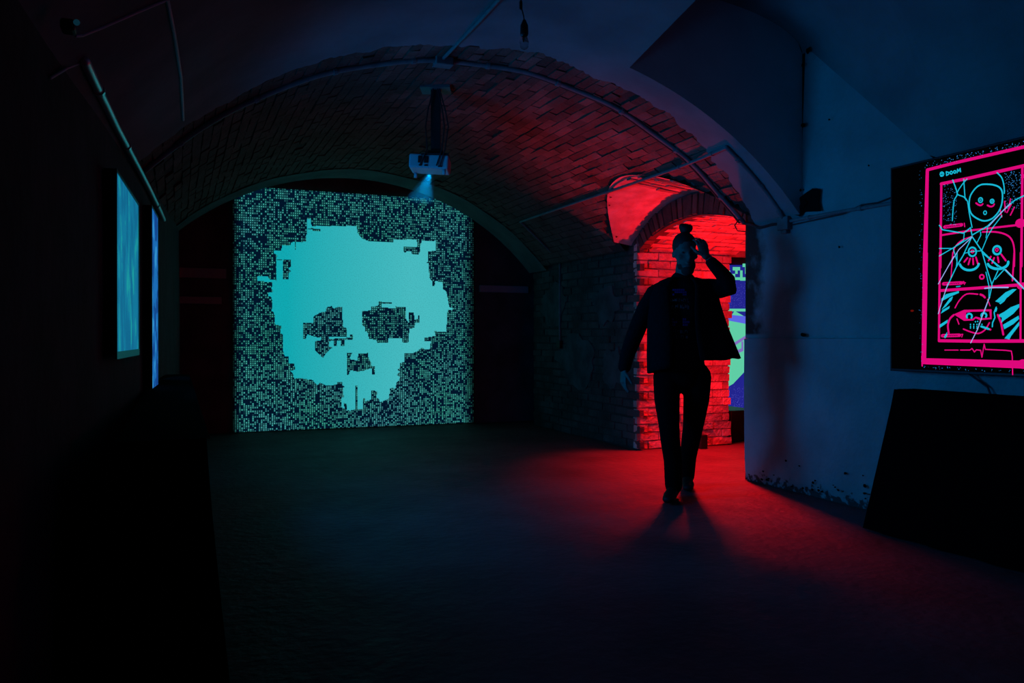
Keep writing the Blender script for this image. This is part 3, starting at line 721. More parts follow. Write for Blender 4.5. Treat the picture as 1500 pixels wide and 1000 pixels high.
fill('black', [(395,462),(440,455),(575,452),(580,500),(520,505),(470,492),(440,512),(395,508)], B)
ellipse('cyan', 421, 490, 20, 20, 2.4, B, 150, 400); ellipse('cyan', 533, 483, 20, 18, 2.4, B, 150, 400)
for (x, y) in ((468,532),(485,530),(430,553),(455,553),(480,553),(495,550),(430,568),(455,568),(480,570),(430,580),(455,580),(480,582),(518,552)): ellipse('cyan', x, y, 2, 3, 1.1, B, n=5)
stroke('cyan', [(512,568),(570,588)], 2.6, B); ellipse('pink', 582, 592, 4, 4, 1.4, B, n=6)
stroke('pink', smooth([(375,588),(430,610),(490,622),(540,595),(575,540)]), 1.8, B)
stroke('pink', smooth([(300,480),(270,510),(255,560),(262,620)]), 2.6, B); stroke('pink', [(640,480),(665,540),(682,630)], 2.6, B); stroke('pink', [(325,510),(340,550)], 1.6, B)
stroke('cyan', [(628,420),(612,460),(618,500),(600,540),(598,570)], 1.6, B); stroke('cyan', [(630,430),(625,450)], 2, B)
# captions in the panels (illegible in the photograph)
for (T, x0, y0, x1, y1, tail) in ((A, 228, 697, 360, 680, '1'), (B, 220, 240, 358, 233, '4'), (B, 212, 640, 345, 636, '7')):
    stroke('pink', [(x0, y0), (x1, y1)], 4.4, T)
    for k in range(7):
        x = x0+8+k*(x1-x0-20)/7; y = y0+(y1-y0)*(x-x0)/(x1-x0); stroke('black', [(x, y-3), (x+8, y+3), (x+14, y-2)], .7, T)
    if tail == '1': stroke('pink', [(380,668),(383,695)], 1.4, T)
    elif tail == '4': stroke('pink', [(372,222),(366,236),(390,232)], 1.4, T); stroke('pink', [(378,224),(382,244)], 1.4, T)
    else: stroke('pink', [(355,630),(370,628),(362,650)], 1.3, T)
# speckle
rs = random.Random(3); st = MB()
def speck(px, py, r=.0018):
    y, z = tv(px, py)
    if y > yl-.02 or z > zt_-.02 or z < zb_+.02: return
    st.poly([(XT-.0004, y+r*math.cos(k*pi/3), z+r*math.sin(k*pi/3)) for k in range(6)])
for k in range(150): px = rs.uniform(1352, 1560); e = 246-(px-1303)*.2387; speck(px, e+rs.uniform(4, 14), rs.uniform(.001, .0026))
for k in range(60): speck(rs.uniform(1346, 1352), rs.uniform(250, 535), rs.uniform(.001, .0022))
for k in range(110): px = rs.uniform(1353, 1560); speck(px, 536+(px-1353)*.055+rs.uniform(-1, 9), rs.uniform(.001, .0026))
for k in range(110): x = rs.uniform(215, 320); p = (1340+x/5.2625, 200+rs.uniform(370, 680)/5.2625); speck(*p, rs.uniform(.0012, .0026))
for k in range(130): x = rs.uniform(690, 815); p = (1340+x/5.2625, 200+rs.uniform(265, 560)/5.2625); speck(*p, rs.uniform(.0012, .0026))
# the rest of the page, past the frame's edge: two more columns of panels
ya = tv(1497, 400)[0]; yb = yr+.10; ym = (ya+yb)/2
rows_ = [tv(1497, p_)[1] for p_ in (243, 327, 418, 499)]
for z_ in rows_: stroke('pink', [(ya, z_), (yb, z_)], 3.4, conv=False)
for y_ in (ym, yb): stroke('pink', [(y_, rows_[0]), (y_, rows_[3])], 3, conv=False)
stroke('pink', [(ya, tv(1497, 216)[1]), (yr+.04, tv(1497, 216)[1])], 4, conv=False); stroke('pink', [(yr+.04, tv(1497, 216)[1]), (yr+.04, tv(1497, 531)[1])], 7, conv=False); stroke('pink', [(ya, tv(1497, 533)[1]), (yr+.04, tv(1497, 533)[1])], 11, conv=False)
for (y_, k_) in ((ya, 0), (ya, 2), (ym, 1), (ym, 2)):
    cy_, cz_ = y_-(ya-ym)/2, (rows_[k_]+rows_[k_+1])/2
    stroke('cyan', smooth([(cy_+.13*math.cos(k*pi/6), cz_+.11*math.sin(k*pi/6)) for k in range(12)]+[(cy_+.13, cz_)]), 2, conv=False)
    for d_ in (-.045, .045): stroke('pink', [(cy_+d_-.02, cz_+.01), (cy_+d_, cz_), (cy_+d_+.02, cz_+.01)], 2, conv=False)
for (y_, k_) in ((ya, 1), (ym, 0)):
    for q_ in range(5): stroke('cyan', [(y_-.06-.08*q_, rows_[k_+1]+.04), (y_-.12-.08*q_, rows_[k_]-.04)], 1.6, conv=False)
DR1 = layers['pink'].build('pink_drawing', emat('display pink', srgb(222, 8, 122)), t); DR1['label'] = 'glowing pink comic lines'
DR2 = layers['cyan'].build('cyan_drawing', emat('display cyan', srgb(24, 184, 214)), t); DR2['label'] = 'glowing cyan comic lines'
DR3 = layers['black'].build('black_drawing', emat('display black', (0, 0, 0)), t)
DR4 = layers['pale'].build('pale_drawing', emat('display pale', srgb(150, 170, 235)), t); DR4['label'] = 'pale violet comic lines'
o = st.build('speckle_drawing', emat('display speck', srgb(50, 130, 200)), t); o['kind'] = 'stuff'
for o in (DR1, DR2, DR3, DR4): o['kind'] = 'stuff'
# small red standby glint
b = MB(); p = onX(1336, 455, XT); b.ell((XT, p.y, p.z), (.004, .012, .006), None, 8, 6); b.build('standby_light', emat('red led', (.12, .004, .002)), t)
# cable from the television to the table
b = MB(); b.chain([onX(1418, 546, 4.03), onX(1432, 556, 4.05), onX(1447, 567, 4.05), onX(1452, 580, 4.04)], .006, 8); tag(b.build('power_cable', m_cable, smooth=True), 'thin black cable hanging below the comic television', 'cable')

# ================================================================ DRAPED TABLES
def draped(name, x0, x1, y0, y1, h_, label, flare=.07, seed=0, fx=None):
    root = thing(name, ((x0+x1)/2, (y0+y1)/2, 0), label, 'table', 'black draped tables along the walls')
    q = MB(); cx, cy = (x0+x1)/2, (y0+y1)/2; hx, hy = (x1-x0)/2, (y1-y0)/2; n = 220
    def per(k, g):
        a = 4*((k/n) % 1); i = int(a); fr = a-i
        px_, py_ = [(-1+2*fr, -1), (1, -1+2*fr), (1-2*fr, 1), (-1, 1-2*fr)][i]
        return Vector((cx+px_*(hx+g), cy+py_*(hy+g), 0))
    def pt(u, v):
        k = u*n; g = flare*v**1.2+.022*v*math.sin(k*.9+2*math.sin(k*.13))-.01
        p = per(k, g)
        if fx is not None:
            p = per(k, -.01); a_ = 4*((k/n) % 1); w_ = v*(1+.05*math.sin(k*.9)); p.x = min(p.x, x1); p.x -= fx*w_*(1-(p.x-x0)/(x1-x0)); p.y += (p.y-cy)/hy*.02*v*math.sin(k*.9)
        p.z = (h_-.005)*(1-v)+.006; 
        return p
    q.grid(pt, n, 10)
    q.grid(lambda u, v: (x0+(x1-x0)*u, y0+(y1-y0)*v, h_+.004*noise.noise(Vector((u*4, v*6, seed)))), 8, 20)
    q.build('tablecloth', m_black, root, smooth=True)
    q = MB(); q.box((x0+.02, y0+.02, h_-.03), (x1-.02, y1-.02, h_-.008)); q.build('tabletop', m_plastic, root)
    for sx in (x0+.06, x1-.06):
        for sy in (y0+.06, y1-.06):
            q = MB(); q.box((sx-.02, sy-.02, 0), (sx+.02, sy+.02, h_-.03)); q.build('leg', m_metal, root)
    return root
draped('draped_table', 3.87, 4.05, 1.1, 3.60, .80, 'tall black cloth covered table under the comic television', .10, 1, .24)
draped('draped_table', -.17, .09, 2.6, 7.3, .80, 'long black cloth covered table below the screens on the left wall', .05, 2)

# ================================================================ CONDUITS
def pipe(name, pts, r, label, m=None, cat='pipe', clips=0, group=None):
    root = None; q = MB(); q.chain([Vector(p) for p in pts], r, 10)
    o = q.build(name, m or m_pipe, smooth=True, origin=pts[0])
    tag(o, label, cat, group)
    if clips:
        for k in range(clips):
            i = (k+.5)/clips*(len(pts)-1); j = int(i); p = Vector(pts[j]).lerp(Vector(pts[min(j+1, len(pts)-1)]), i-j)
            d = (Vector(pts[min(j+1, len(pts)-1)])-Vector(pts[j])).normalized()
            q = MB(); q.chain([p-d*.012, p+d*.012], r*1.35, 10, cap=False); q.build('clip', m or m_pipe, o)
    return o
arc = []
for k in range(61):
    a = -.80+1.635*k/60; rr = RV-.022
    arc.append((XC0+rr*math.sin(a), 5.2+.012*math.sin(k*.7), ZC-RV+rr*math.cos(a)))
pipe('arch_conduit', arc, .019, 'long grey conduit curving around the brick arch', clips=9)
arc2 = [(x+.0, y+.045, z+.004) for (x, y, z) in arc[30:]]
pipe('arch_conduit', arc2, .011, 'thinner conduit running beside the right half of the arch conduit', m=m_cable)
pipe('ceiling_conduit', [(1.62, 5.17, f(1.62)-.02), (1.60, 4.4, f(1.6)-.043), (1.57, 2.0, f(1.57)-.043), (1.55, -1, f(1.55)-.043)], .012, 'straight conduit leading from the arch junction box along the ceiling')
b = MB(); b.box((1.57, 5.15, f(1.62)-.06), (1.69, 5.24, f(1.62)-.004)); tag(bevel(b.build('junction_box', m_pipe, origin=(1.63, 5.2, 2.94)), .006), 'small grey junction box at the crown of the arch', 'junction box')
def onV(px, py, off=.036):
    r = ray(px, py); lo, hi = 1.5, 14
    for _ in range(50):
        m_ = (lo+hi)/2; p = P(px, py, m_)
        if p.z > f(min(p.x, 4.5))-off: hi = m_
        else: lo = m_
    return P(px, py, lo)
def onVL(px, py, off=.045, wo=.0):
    lo, hi = 1.0, 14
    for _ in range(50):
        m_ = (lo+hi)/2; p = P(px, py, m_)
        if p.z > f(min(max(p.x, -.6), 4.5))-off or p.x < LW(p.y)-.045+wo: hi = m_
        else: lo = m_
    return P(px, py, lo)
m_lite = mat('white cable', (.6, .62, .64), .6)
pipe('left_conduit', [onVL(x_, y_, .055, .02) for x_, y_ in ((125, 90), (140, 122), (155, 152), (170, 184), (186, 214), (202, 244), (219, 277), (235, 310), (240, 322))], .016, 'thick blue lit conduit running along the top of the left wall', m=mat('pale conduit', (.7, .72, .75), .35, metal=.7), clips=3)
pipe('left_wire', [onVL(125, 90), onVL(100, 100), onVL(75, 115)], .004, 'short thin wire leading down from the thick left conduit', m=m_lite, cat='cable')
pipe('left_cable', [onVL(246, 0), onVL(257, 55), onVL(266, 114), onVL(268, 150), onVL(269, 176)], .0065, 'thin blue lit cable on the left of the ceiling', m=m_lite, cat='cable')
pipe('left_cable', [onVL(112, 53), onVL(122, 52), onVL(150, 41), onVL(200, 19), onVL(246, 0)], .0055, 'thin cable crossing the dark ceiling at the upper left', m=m_lite, cat='cable')
b = MB(); p = onL(103, 40, .03); b.box((p.x-.02, p.y-.025, p.z-.015), (p.x+.015, p.y+.025, p.z+.015)); o = thing('sensor_box', tuple(p), 'small box high on the dark left wall beside the thin cable', 'box')
bevel(b.build('casing', m_plastic, o), .008); q = MB(); q.ell((p.x+.02, p.y-.04, p.z), (.008, .006, .008), None, 8, 6); q.build('glint_dot', emat('dim teal', (.002, .018, .03)), o)  # faint emission stands in for the teal glint
# right side
xr_ = 3.6; zz_ = f(3.6)-.02
pipe('vault_conduit', [onV(1064, 216, .05), onV(1030, 231, .045), onV(990, 247, .03), onV(900, 278, .03), onV(820, 305, .03), onV(762, 325, .03)], .013, 'grey conduit running along the right haunch of the brick vault', clips=4)
pv = [onV(762, 325, .03), onV(775, 337), onV(800, 362)]
pe = onX(820, 384, XB-.02)
pipe('wall_conduit', pv+[pe, (pe.x, pe.y+.0, 1.75), (pe.x, pe.y, 1.4), (pe.x, pe.y, 1.05)], .011, 'thin conduit dropping down the dim brick wall', clips=3)
b = MB(); b.box((XB-.045, pe.y-.05, .98), (XB-.0, pe.y+.05, 1.07)); tag(bevel(b.build('wall_socket', m_plastic, origin=(XB, pe.y, 1.02)), .006), 'small dark socket on the dim brick wall', 'socket')
S0 = onX(1150, 325, XR-.02)
pipe('arch_drop_conduit', [onV(1064, 216, .05), onV(1090, 243, .05), onV(1115, 272, .05), onV(1138, 303, .05), S0], .016, 'thick grey conduit descending the plastered arch to the junction box', clips=3)
b = MB(); b.box((XR-.05, S0.y-.055, S0.z-.06), (XR+.0, S0.y+.055, S0.z+.035)); b.box((XR-.04, S0.y-.03, S0.z-.085), (XR, S0.y+.03, S0.z-.06)); tag(bevel(b.build('junction_box', m_pipe, origin=tuple(S0)), .006), 'grey junction box on the right wall below the arch', 'junction box')
E0 = onX(1303, 298, XR-.02)
pipe('wall_conduit', [S0, ((S0+E0)/2)+Vector((0, 0, .004)), E0, (XR-.02, 3.2, E0.z)], .012, 'horizontal conduit between the junction box and the television', clips=3)
pipe('wall_cable', [S0+Vector((.01, 0, -.03)), onX(1235, 313, XR-.02), onX(1262, 300, XR-.014), onX(1285, 297, XR-.014), onX(1303, 290, XR-.014)], .005, 'thin black cable beside the horizontal conduit on the right wall', m=m_cable, cat='cable')
pipe('corner_cable', [S0+Vector((0, 0, -.01)), onX(1130, 329, XR-.02), onX(1112, 334, XR-.02), onX(1098, 328, XR-.03), Vector(arc[-1])+Vector((0, 0, -.01))], .010, 'dark cable linking the arch conduit end to the junction box', m=m_cable, cat='cable')
pipe('loose_cable', [Vector(arc[-1])+Vector((-.0, .06, .02)), P(1082, 322, 6.3), P(1076, 330, 6.3), P(1080, 338, 6.3), P(1092, 339, 6.3)], .005, 'loose loop of thin cable in front of the doorway arch', m=m_cable, cat='cable')

# ================================================================ PROJECTOR
DP = 6.0
pc = P(628, 236, DP); tgt = Vector(((XA+XZ)/2, 10, 1.4))
pr = thing('projector', tuple(pc), 'white projector hanging from the brick vault by a black pole', 'projector')
right = Vector((CS, -SN, 0)); fwd = Vector((SN, CS, 0)); up = Vector((0, 0, 1))
def fr(o_, tilt=0):
    M = Matrix((right, fwd, up)).transposed().to_4x4(); M = M @ Matrix.Rotation(math.radians(tilt), 4, 'Y'); M.translation = o_; return M
MP = fr(pc, 3)
b = MB(); b.box((-.145, -.0, -.052), (.145, .24, .052), MP); bevel(b.build('housing', m_body, pr), .014, 3)
b = MB()
for k in range(2):
    q = MB(); q.box((-.078+k*.045, -.006, -.015), (-.048+k*.045, .004, .035), MP); q.build('grille', m_plastic, pr)
b.box((-.07, -.006, -.038), (-.05, .004, -.026), MP); b.box((-.03, -.006, -.038), (-.005, .004, -.026), MP); b.box((.07, -.006, -.04), (.10, .004, -.03), MP)
o = b.build('connectors', m_plastic, pr); o['kind'] = 'stuff'
b = MB(); b.chain([MP @ Vector((-.03, .235, -.02)), MP @ Vector((-.03, .27, -.024))], .03, 16, cap=False); b.build('lens_barrel', m_plastic, pr, smooth=True)
b = MB(); b.ell(MP @ Vector((-.03, .272, -.024)), (.02, .02, .02)); b.build('lens', emat('lens glow', (.05, .5, .8), 2), pr, smooth=True)
for (x, y) in ((.115, .02), (-.115, .2)):
    b = MB(); b.chain([MP @ Vector((x, y, -.05)), MP @ Vector((x, y, -.088))], .013, 12, cap=False); b.build('foot', m_body, pr, smooth=True)
top = onV(641, 112, .0)
b = MB(); base = pc+right*.045+fwd*.09+up*.055
topc = Vector((base.x, base.y, f(base.x)-.0))
b.box((-.035, -.03, 0), (.035, .03, topc.z-base.z), fr(base)); b.build('pole', m_metal, pr)
b = MB(); b.box((-.10, -.09, -.012), (.10, .09, .004), fr(base)); b.box((-.055, -.05, .0), (.055, .05, .035), fr(base)); b.build('mounting_plate', m_metal, pr)
b = MB(); b.box((-.11, -.09, -.02), (.11, .09, .0), fr(topc-up*.012)); b.build('ceiling_plate', mat('grey plate', (.08, .09, .10), .6), pr)
for k, (sx, a) in enumerate(((-.06, -.05), (.06, .055), (.085, .10))):
    b = MB(); b.chain([topc+right*a*.3-up*.03-fwd*.05, topc+right*(sx*.9)-up*.2-fwd*.06, base+right*sx*1.15+up*.2-fwd*.07, base+right*(sx*.9)+up*.03-fwd*.10, MP @ Vector((sx, -.012, -.03))], .005, 8); b.build('cable', m_cable, pr, smooth=True)
pipe('projector_cable', [(1.61, 5.17, f(1.62)-.03), P(633, 98, 5.6), P(634, 112, 5.9), topc-up*.03], .006, 'pale cable from the arch junction box to the projector mount', cat='cable')
# light thrown by the lens, caught by the haze below and ahead of it
lens = pc+right*.0+fwd*.11-up*.066
lamp('projector_beam_light', 'SPOT', tuple(lens), (.0, .40, 1.0), 11, spot_size=math.radians(56), spot_blend=.6, shadow_soft_size=.012, aim=tuple(lens-right*.105+fwd*.10-up*.27))
b = MB()
def hz(u, v):
    a = 2*pi*u; r = .040+.095*v; ax = -right*.085+fwd*.07-up*.19
    e1 = Vector((1, 0, 0)); e2 = ax.normalized().cross(e1)
    return lens+ax*v+e1*r*math.cos(a)*.8+e2*r*math.sin(a)*.9
b.grid(hz, 24, 6)
b.poly([hz(k/24, 0) for k in range(24)]); b.poly([hz(k/24, 1) for k in range(24)][::-1])
mh = bpy.data.materials.new('haze'); mh.use_nodes = True; nt = mh.node_tree; nt.nodes.clear()
vo = nt.nodes.new('ShaderNodeVolumeScatter'); vo.inputs['Density'].default_value = .9; vo.inputs['Anisotropy'].default_value = 0; vo.inputs['Color'].default_value = (.9, .95, 1, 1)
on_ = nt.nodes.new('ShaderNodeOutputMaterial'); nt.links.new(vo.outputs[0], on_.inputs['Volume'])
HZ = b.build('haze', mh, origin=tuple(lens)); bm = bmesh.new(); bm.from_mesh(HZ.data); bmesh.ops.recalc_face_normals(bm, faces=bm.faces); bm.to_mesh(HZ.data); bm.free()
hz_o = tag(HZ, 'blue haze glowing in the beam below the projector', 'haze', kind='stuff')

# ================================================================ HANGING BULB
D_ = 4.0
pb0 = P(768, 50, D_)
bl = thing('hanging_bulb', (pb0.x, pb0.y, f(pb0.x)), 'clear light bulb hanging unlit on a black cord', 'bulb')
b = MB(); b.chain([(pb0.x, pb0.y, f(pb0.x)), P(764, -20, D_), P(763, 10, D_), P(767, 24, D_), P(768, 32, D_)], .0032, 8); b.build('cord', m_cable, bl, smooth=True)
b = MB(); b.chain([P(763, 4, D_), P(763, 13, D_)], .008, 10); b.build('cord_switch', m_plastic, bl, smooth=True)
b = MB(); b.chain([P(768, 32, D_), P(768, 38, D_), P(768, 50, D_)], [.010, .019, .020], 16); b.build('socket', m_plastic, bl, smooth=True)
mg = bpy.data.materials.new('bulb glass'); mg.use_nodes = True; g = mg.node_tree.nodes['Principled BSDF']; g.inputs['Transmission Weight'].default_value = 1; g.inputs['Roughness'].default_value = .02; g.inputs['IOR'].default_value = 1.2
b = MB(); b.chain([P(768, 52, D_), P(768, 58, D_), P(768, 63, D_), P(768, 67, D_)], [.012, .018, .023, .021], 20); b.build('glass', mg, bl, smooth=True)
b = MB(); b.chain([P(768, 52, D_), P(767, 62, D_)], .003, 6); b.build('filament', m_metal, bl)

# ================================================================ NEXT ROOM: lit picture through the gap
q0 = onX(1082, 500, 6.7)
nr = thing('next_room_picture', (6.7, q0.y, 0), 'blue and mint projected picture in the room beyond the doorway', 'projection')
def X2(px, py, o=0): return onX(px, py, 6.72-o)
def qd(mb, px0, py0, px1, py1, o=.002):
    mb.quad(X2(px0, py1, o), X2(px1, py1, o), X2(px1, py0, o), X2(px0, py0, o))
b = MB(); qd(b, 1060, 388, 1102, 600, 0); b.build('blue_field', emat('next blue', srgb(34, 36, 140)), nr)
b = MB(); rs = random.Random(5)
for r in range(5):
    for k in range(9):
        if rs.random() < .5: qd(b, 1066+k*3.6, 386+r*5, 1069.6+k*3.6, 391+r*5)
qd(b, 1060, 406, 1102, 410)
b.poly([X2(*p, .002) for p in ((1060, 520), (1066, 470), (1076, 455), (1102, 470), (1102, 530), (1090, 545), (1074, 562), (1060, 570))])
qd(b, 1060, 452, 1102, 456)
b.build('mint_shapes', emat('next mint', srgb(95, 205, 165)), nr)['label'] = 'mint green blocks'
b = MB(); b.poly([X2(*p, .004) for p in ((1060, 460), (1102, 464), (1102, 476), (1060, 468))]); b.build('lilac_band', emat('next lilac', srgb(90, 100, 225)), nr)
b = MB(); b.poly([X2(*p, .004) for p in ((1070, 505), (1102, 485), (1102, 490), (1070, 510))]); b.poly([X2(*p, .004) for p in ((1074, 515), (1086, 510), (1086, 500), (1089, 500), (1089, 514), (1074, 520))]); b.build('violet_lines', emat('next violet', srgb(130, 110, 190)), nr)
b = MB(); rs = random.Random(8)
for k in range(300):
    px = rs.uniform(1062, 1100); py = rs.choice((rs.uniform(414, 450), rs.uniform(565, 598))); qd(b, px, py, px+.7, py+.7, .003)
o = b.build('speckle', emat('next speck', srgb(80, 80, 190)), nr); o['kind'] = 'stuff'
b = MB(); b.box((5.42, 7.15, 0), (5.8, 7.7, .33)); tag(bevel(b.build('floor_crate', m_plastic, origin=(5.6, 7.4, 0)), .01), 'low dark crate on the floor just beyond the doorway', 'crate')
def small_lamp(name, loc, label, lo, hi, lens_lo, lens_hi, stand=None):
    root = thing(name, loc, label, 'lamp')
    q = MB(); q.box(lo, hi); bevel(q.build('lamp_housing', m_plastic, root), .006)
    q = MB(); q.box(lens_lo, lens_hi); q.build('lamp_lens', emat('red lens', (1, .02, .02), 2), root)
    if stand: q = MB(); q.chain(*stand); q.build('lamp_stem', m_metal, root)
x, y, z = LAMP
small_lamp('red_floor_lamp', (x, y, 0), 'small red floodlight on the passage floor beside the corner of the right wall', (x-.05, y-.05, .0), (x+.05, y+.05, .15), (x-.04, y-.04, .15), (x+.04, y+.04, .153))
x, y, z = SPOTL
small_lamp('red_ceiling_spotlight', (x, y, intr(y)), 'small red spotlight under the passage vault behind the raised hand', (x-.03, y-.02, z-.02), (x+.03, y+.07, z+.03), (x-.025, y-.023, z-.015), (x+.025, y-.02, z+.02), ([(x, y+.03, z+.02), (x, y+.03, intr(y)-.0)], .008, 8))
small_lamp('red_fill_lamp', (4.27, 5.25, .9), 'added red fill lamp hidden on the near side of the passage', (4.24, 5.21, .85), (4.30, 5.28, 1.45), (4.25, 5.28, .87), (4.29, 5.283, 1.43))  # casing made up for the added jamb fill
b = MB(); b.box((4.80, 6.80, 0), (4.88, 6.93, .14)); tag(bevel(b.build('cable_box', m_plastic, origin=(4.84, 6.86, 0)), .008), 'small dark box on the floor at the foot of the passage wall', 'box')

# ================================================================ PERSON
PD = 5.7
base0 = P(996, 495+F*H/PD, PD); base0.z = 0
man = thing('person', tuple(base0), 'person in black jacket and jeans walking forward with one hand raised to the head', 'person')
def Q(px, py, dd=0): return P(px, py, PD+dd)
SD = tuple(right)
def ellM(px, py, dd, rx, ry, rz, mb, rot=0, pitch=0):
    M = Matrix((right, fwd, up)).transposed() @ Matrix.Rotation(math.radians(rot), 3, 'Z') @ Matrix.Rotation(math.radians(pitch), 3, 'X')
    mb.ell(Q(px, py, dd), (rx, ry, rz), M, 16, 12)
b = MB()
# head
HX, HY = 1003, 371
ellM(HX, HY-7, .01, .076, .094, .094, b); ellM(HX+1, HY+6, -.015, .063, .075, .098, b); ellM(HX+4, HY+24, -.045, .036, .035, .034, b)
ellM(HX+4, HY-5, -.08, .044, .018, .022, b)                      # brow
b.chain([Q(HX+6, HY-3, -.088), Q(HX+7, HY+6, -.112), Q(HX+7, HY+8, -.102)], [.007, .013, .010], 8)   # nose
ellM(HX+6, HY+15, -.086, .022, .012, .008, b)                    # lips
ellM(HX-6, HY+5, -.068, .018, .018, .016, b); ellM(HX+16, HY+5, -.062, .015, .018, .016, b)
ellM(HX-16.5, HY+2, .012, .011, .017, .028, b, 20); ellM(HX+16.5, HY+3, .02, .010, .018, .030, b, -20)
b.chain([Q(1002, 390, .02), Q(1001, 400, .02), Q(999, 412, .03)], [.058, .056, .075], 14)
# trunk and limbs under the clothes
b.chain([Q(999, 416, .02), Q(999, 450, .0), Q(998, 500, .0), Q(998, 540, .01)], [(.11, .07), (.14, .10), (.13, .09), (.145, .10)], 18, SD)
b.chain([Q(966, 432, .02), Q(943, 468, .03), Q(924, 500, .04), Q(915, 538, -.0)], [.042, .042, .04, .027], 12)
b.chain([Q(1036, 426, .02), Q(1072, 421, -.06), Q(1054, 396, -.10), Q(1037, 377, -.10)], [.05, .042, .036, .026], 12)
def leg_pts(k):
    if k == 0: return [Q(979, 552, .0), P(978, 600, 5.62), P(981, 645, 5.55), P(987, 705, 5.60)]
    return [Q(1019, 552, .0), P(1018, 600, 5.72), P(1013, 650, 5.84), P(1007, 696, 6.05)]
for k in (0, 1): b.chain(leg_pts(k), [.075, .065, .05, .04], 12)
body = b.build('body', m_skin, man, smooth=True); remesh(body, .009, 3)
# hands
def hand(name, wrist, mid, dirv, across, normal, fing, thumb):
    """palm between wrist and mid; dirv along fingers, across towards the index side, normal = direction fingers curl"""
    q = MB(); dirv, across, normal = Vector(dirv).normalized(), Vector(across).normalized(), Vector(normal).normalized()
    q.chain([wrist, wrist+dirv*.03, wrist+dirv*.085], [(.026, .018), (.036, .016), (.040, .014)], 12, across)
    kn = wrist+dirv*.088
    for i, (ln, curl) in enumerate(fing):
        st_ = kn+across*(.031-.0205*i)-dirv*(.004*abs(i-1)); d = dirv.copy(); pts = [st_-dirv*.02, st_]; 
        for j, fr_ in enumerate((.45, .3, .25)):
            ang = curl*(j+.6)*.5; d2 = (dirv*math.cos(ang)+normal*math.sin(ang)).normalized(); pts.append(pts[-1]+d2*ln*fr_)
        q.chain(pts, [.0085, .0090, .0082, .0075, .0065], 8)
    t0 = wrist+dirv*.028+across*.026
    q.chain([t0, t0+(across*.75+dirv*.65+normal*.25).normalized()*.035, t0+(across*.75+dirv*.65+normal*.25).normalized()*.035+(dirv*.85+normal*thumb+across*.2).normalized()*.03,
             t0+(across*.75+dirv*.65+normal*.25).normalized()*.035+(dirv*.85+normal*thumb+across*.2).normalized()*.055], [.014, .012, .0105, .008], 8)
    o = q.build(name, m_skin, man, smooth=True); remesh(o, .0035, 2); return o
wl = Q(1034, 376, -.115)
hand('hand', wl, None, Q(1026, 350, -.115)-wl, (right*-.9-fwd*.25-up*.3), (fwd*.95-right*.3), ((.072, 1.0), (.078, 1.1), (.074, 1.2), (.06, 1.3)), .6)
wr = Q(914, 541, -.01)
hand('hand', wr, None, -up+right*-.06-fwd*.12, (-fwd*.8+right*.3), (right*.8-fwd*.2), ((.07, .5), (.078, .6), (.072, .7), (.058, .8)), .4)
# hair, bun, beard
b = MB(); ellM(HX-1, HY-12, .022, .083, .098, .092, b)
hair = b.build('hair', m_hair, man, smooth=True)
b = MB(); ellM(HX+1, 336, .035, .040, .045, .040, b); ellM(HX-4, 332, .03, .022, .03, .022, b); ellM(HX+7, 334, .03, .022, .03, .026, b); ellM(HX+1, 344, .03, .03, .03, .02, b); 
for k in range(0):
    a = k*.9; b.chain([Q(HX+1, 336, .035), Q(HX+1+7*math.cos(a), 334+6*math.sin(a)*-1, .035+.02*math.sin(k*2)), Q(HX+2+10*math.cos(a+.3), 331-4*abs(math.sin(a)), .03)], [.012, .010, .003], 6)
o = b.build('hair_bun', m_hair, man, smooth=True); remesh(o, .006, 1); o['label'] = 'topknot of black hair'
b = MB(); ellM(HX+4, HY+25, -.042, .046, .042, .036, b); ellM(HX-8, HY+16, -.015, .012, .045, .038, b, 10); ellM(HX+12, HY+17, -.02, .018, .045, .036, b, -10); ellM(HX+6, HY+13, -.098, .022, .006, .004, b)
o = b.build('beard', mat('dark beard', (.02, .015, .012), .9), man, smooth=True); remesh(o, .005, 2)
for dx in (-2, 13):
    b = MB(); ellM(HX+dx-1, HY-1, -.084, .011, .008, .007, b); b.build('eye', mat('eye', (.05, .05, .05), .3), man, smooth=True)
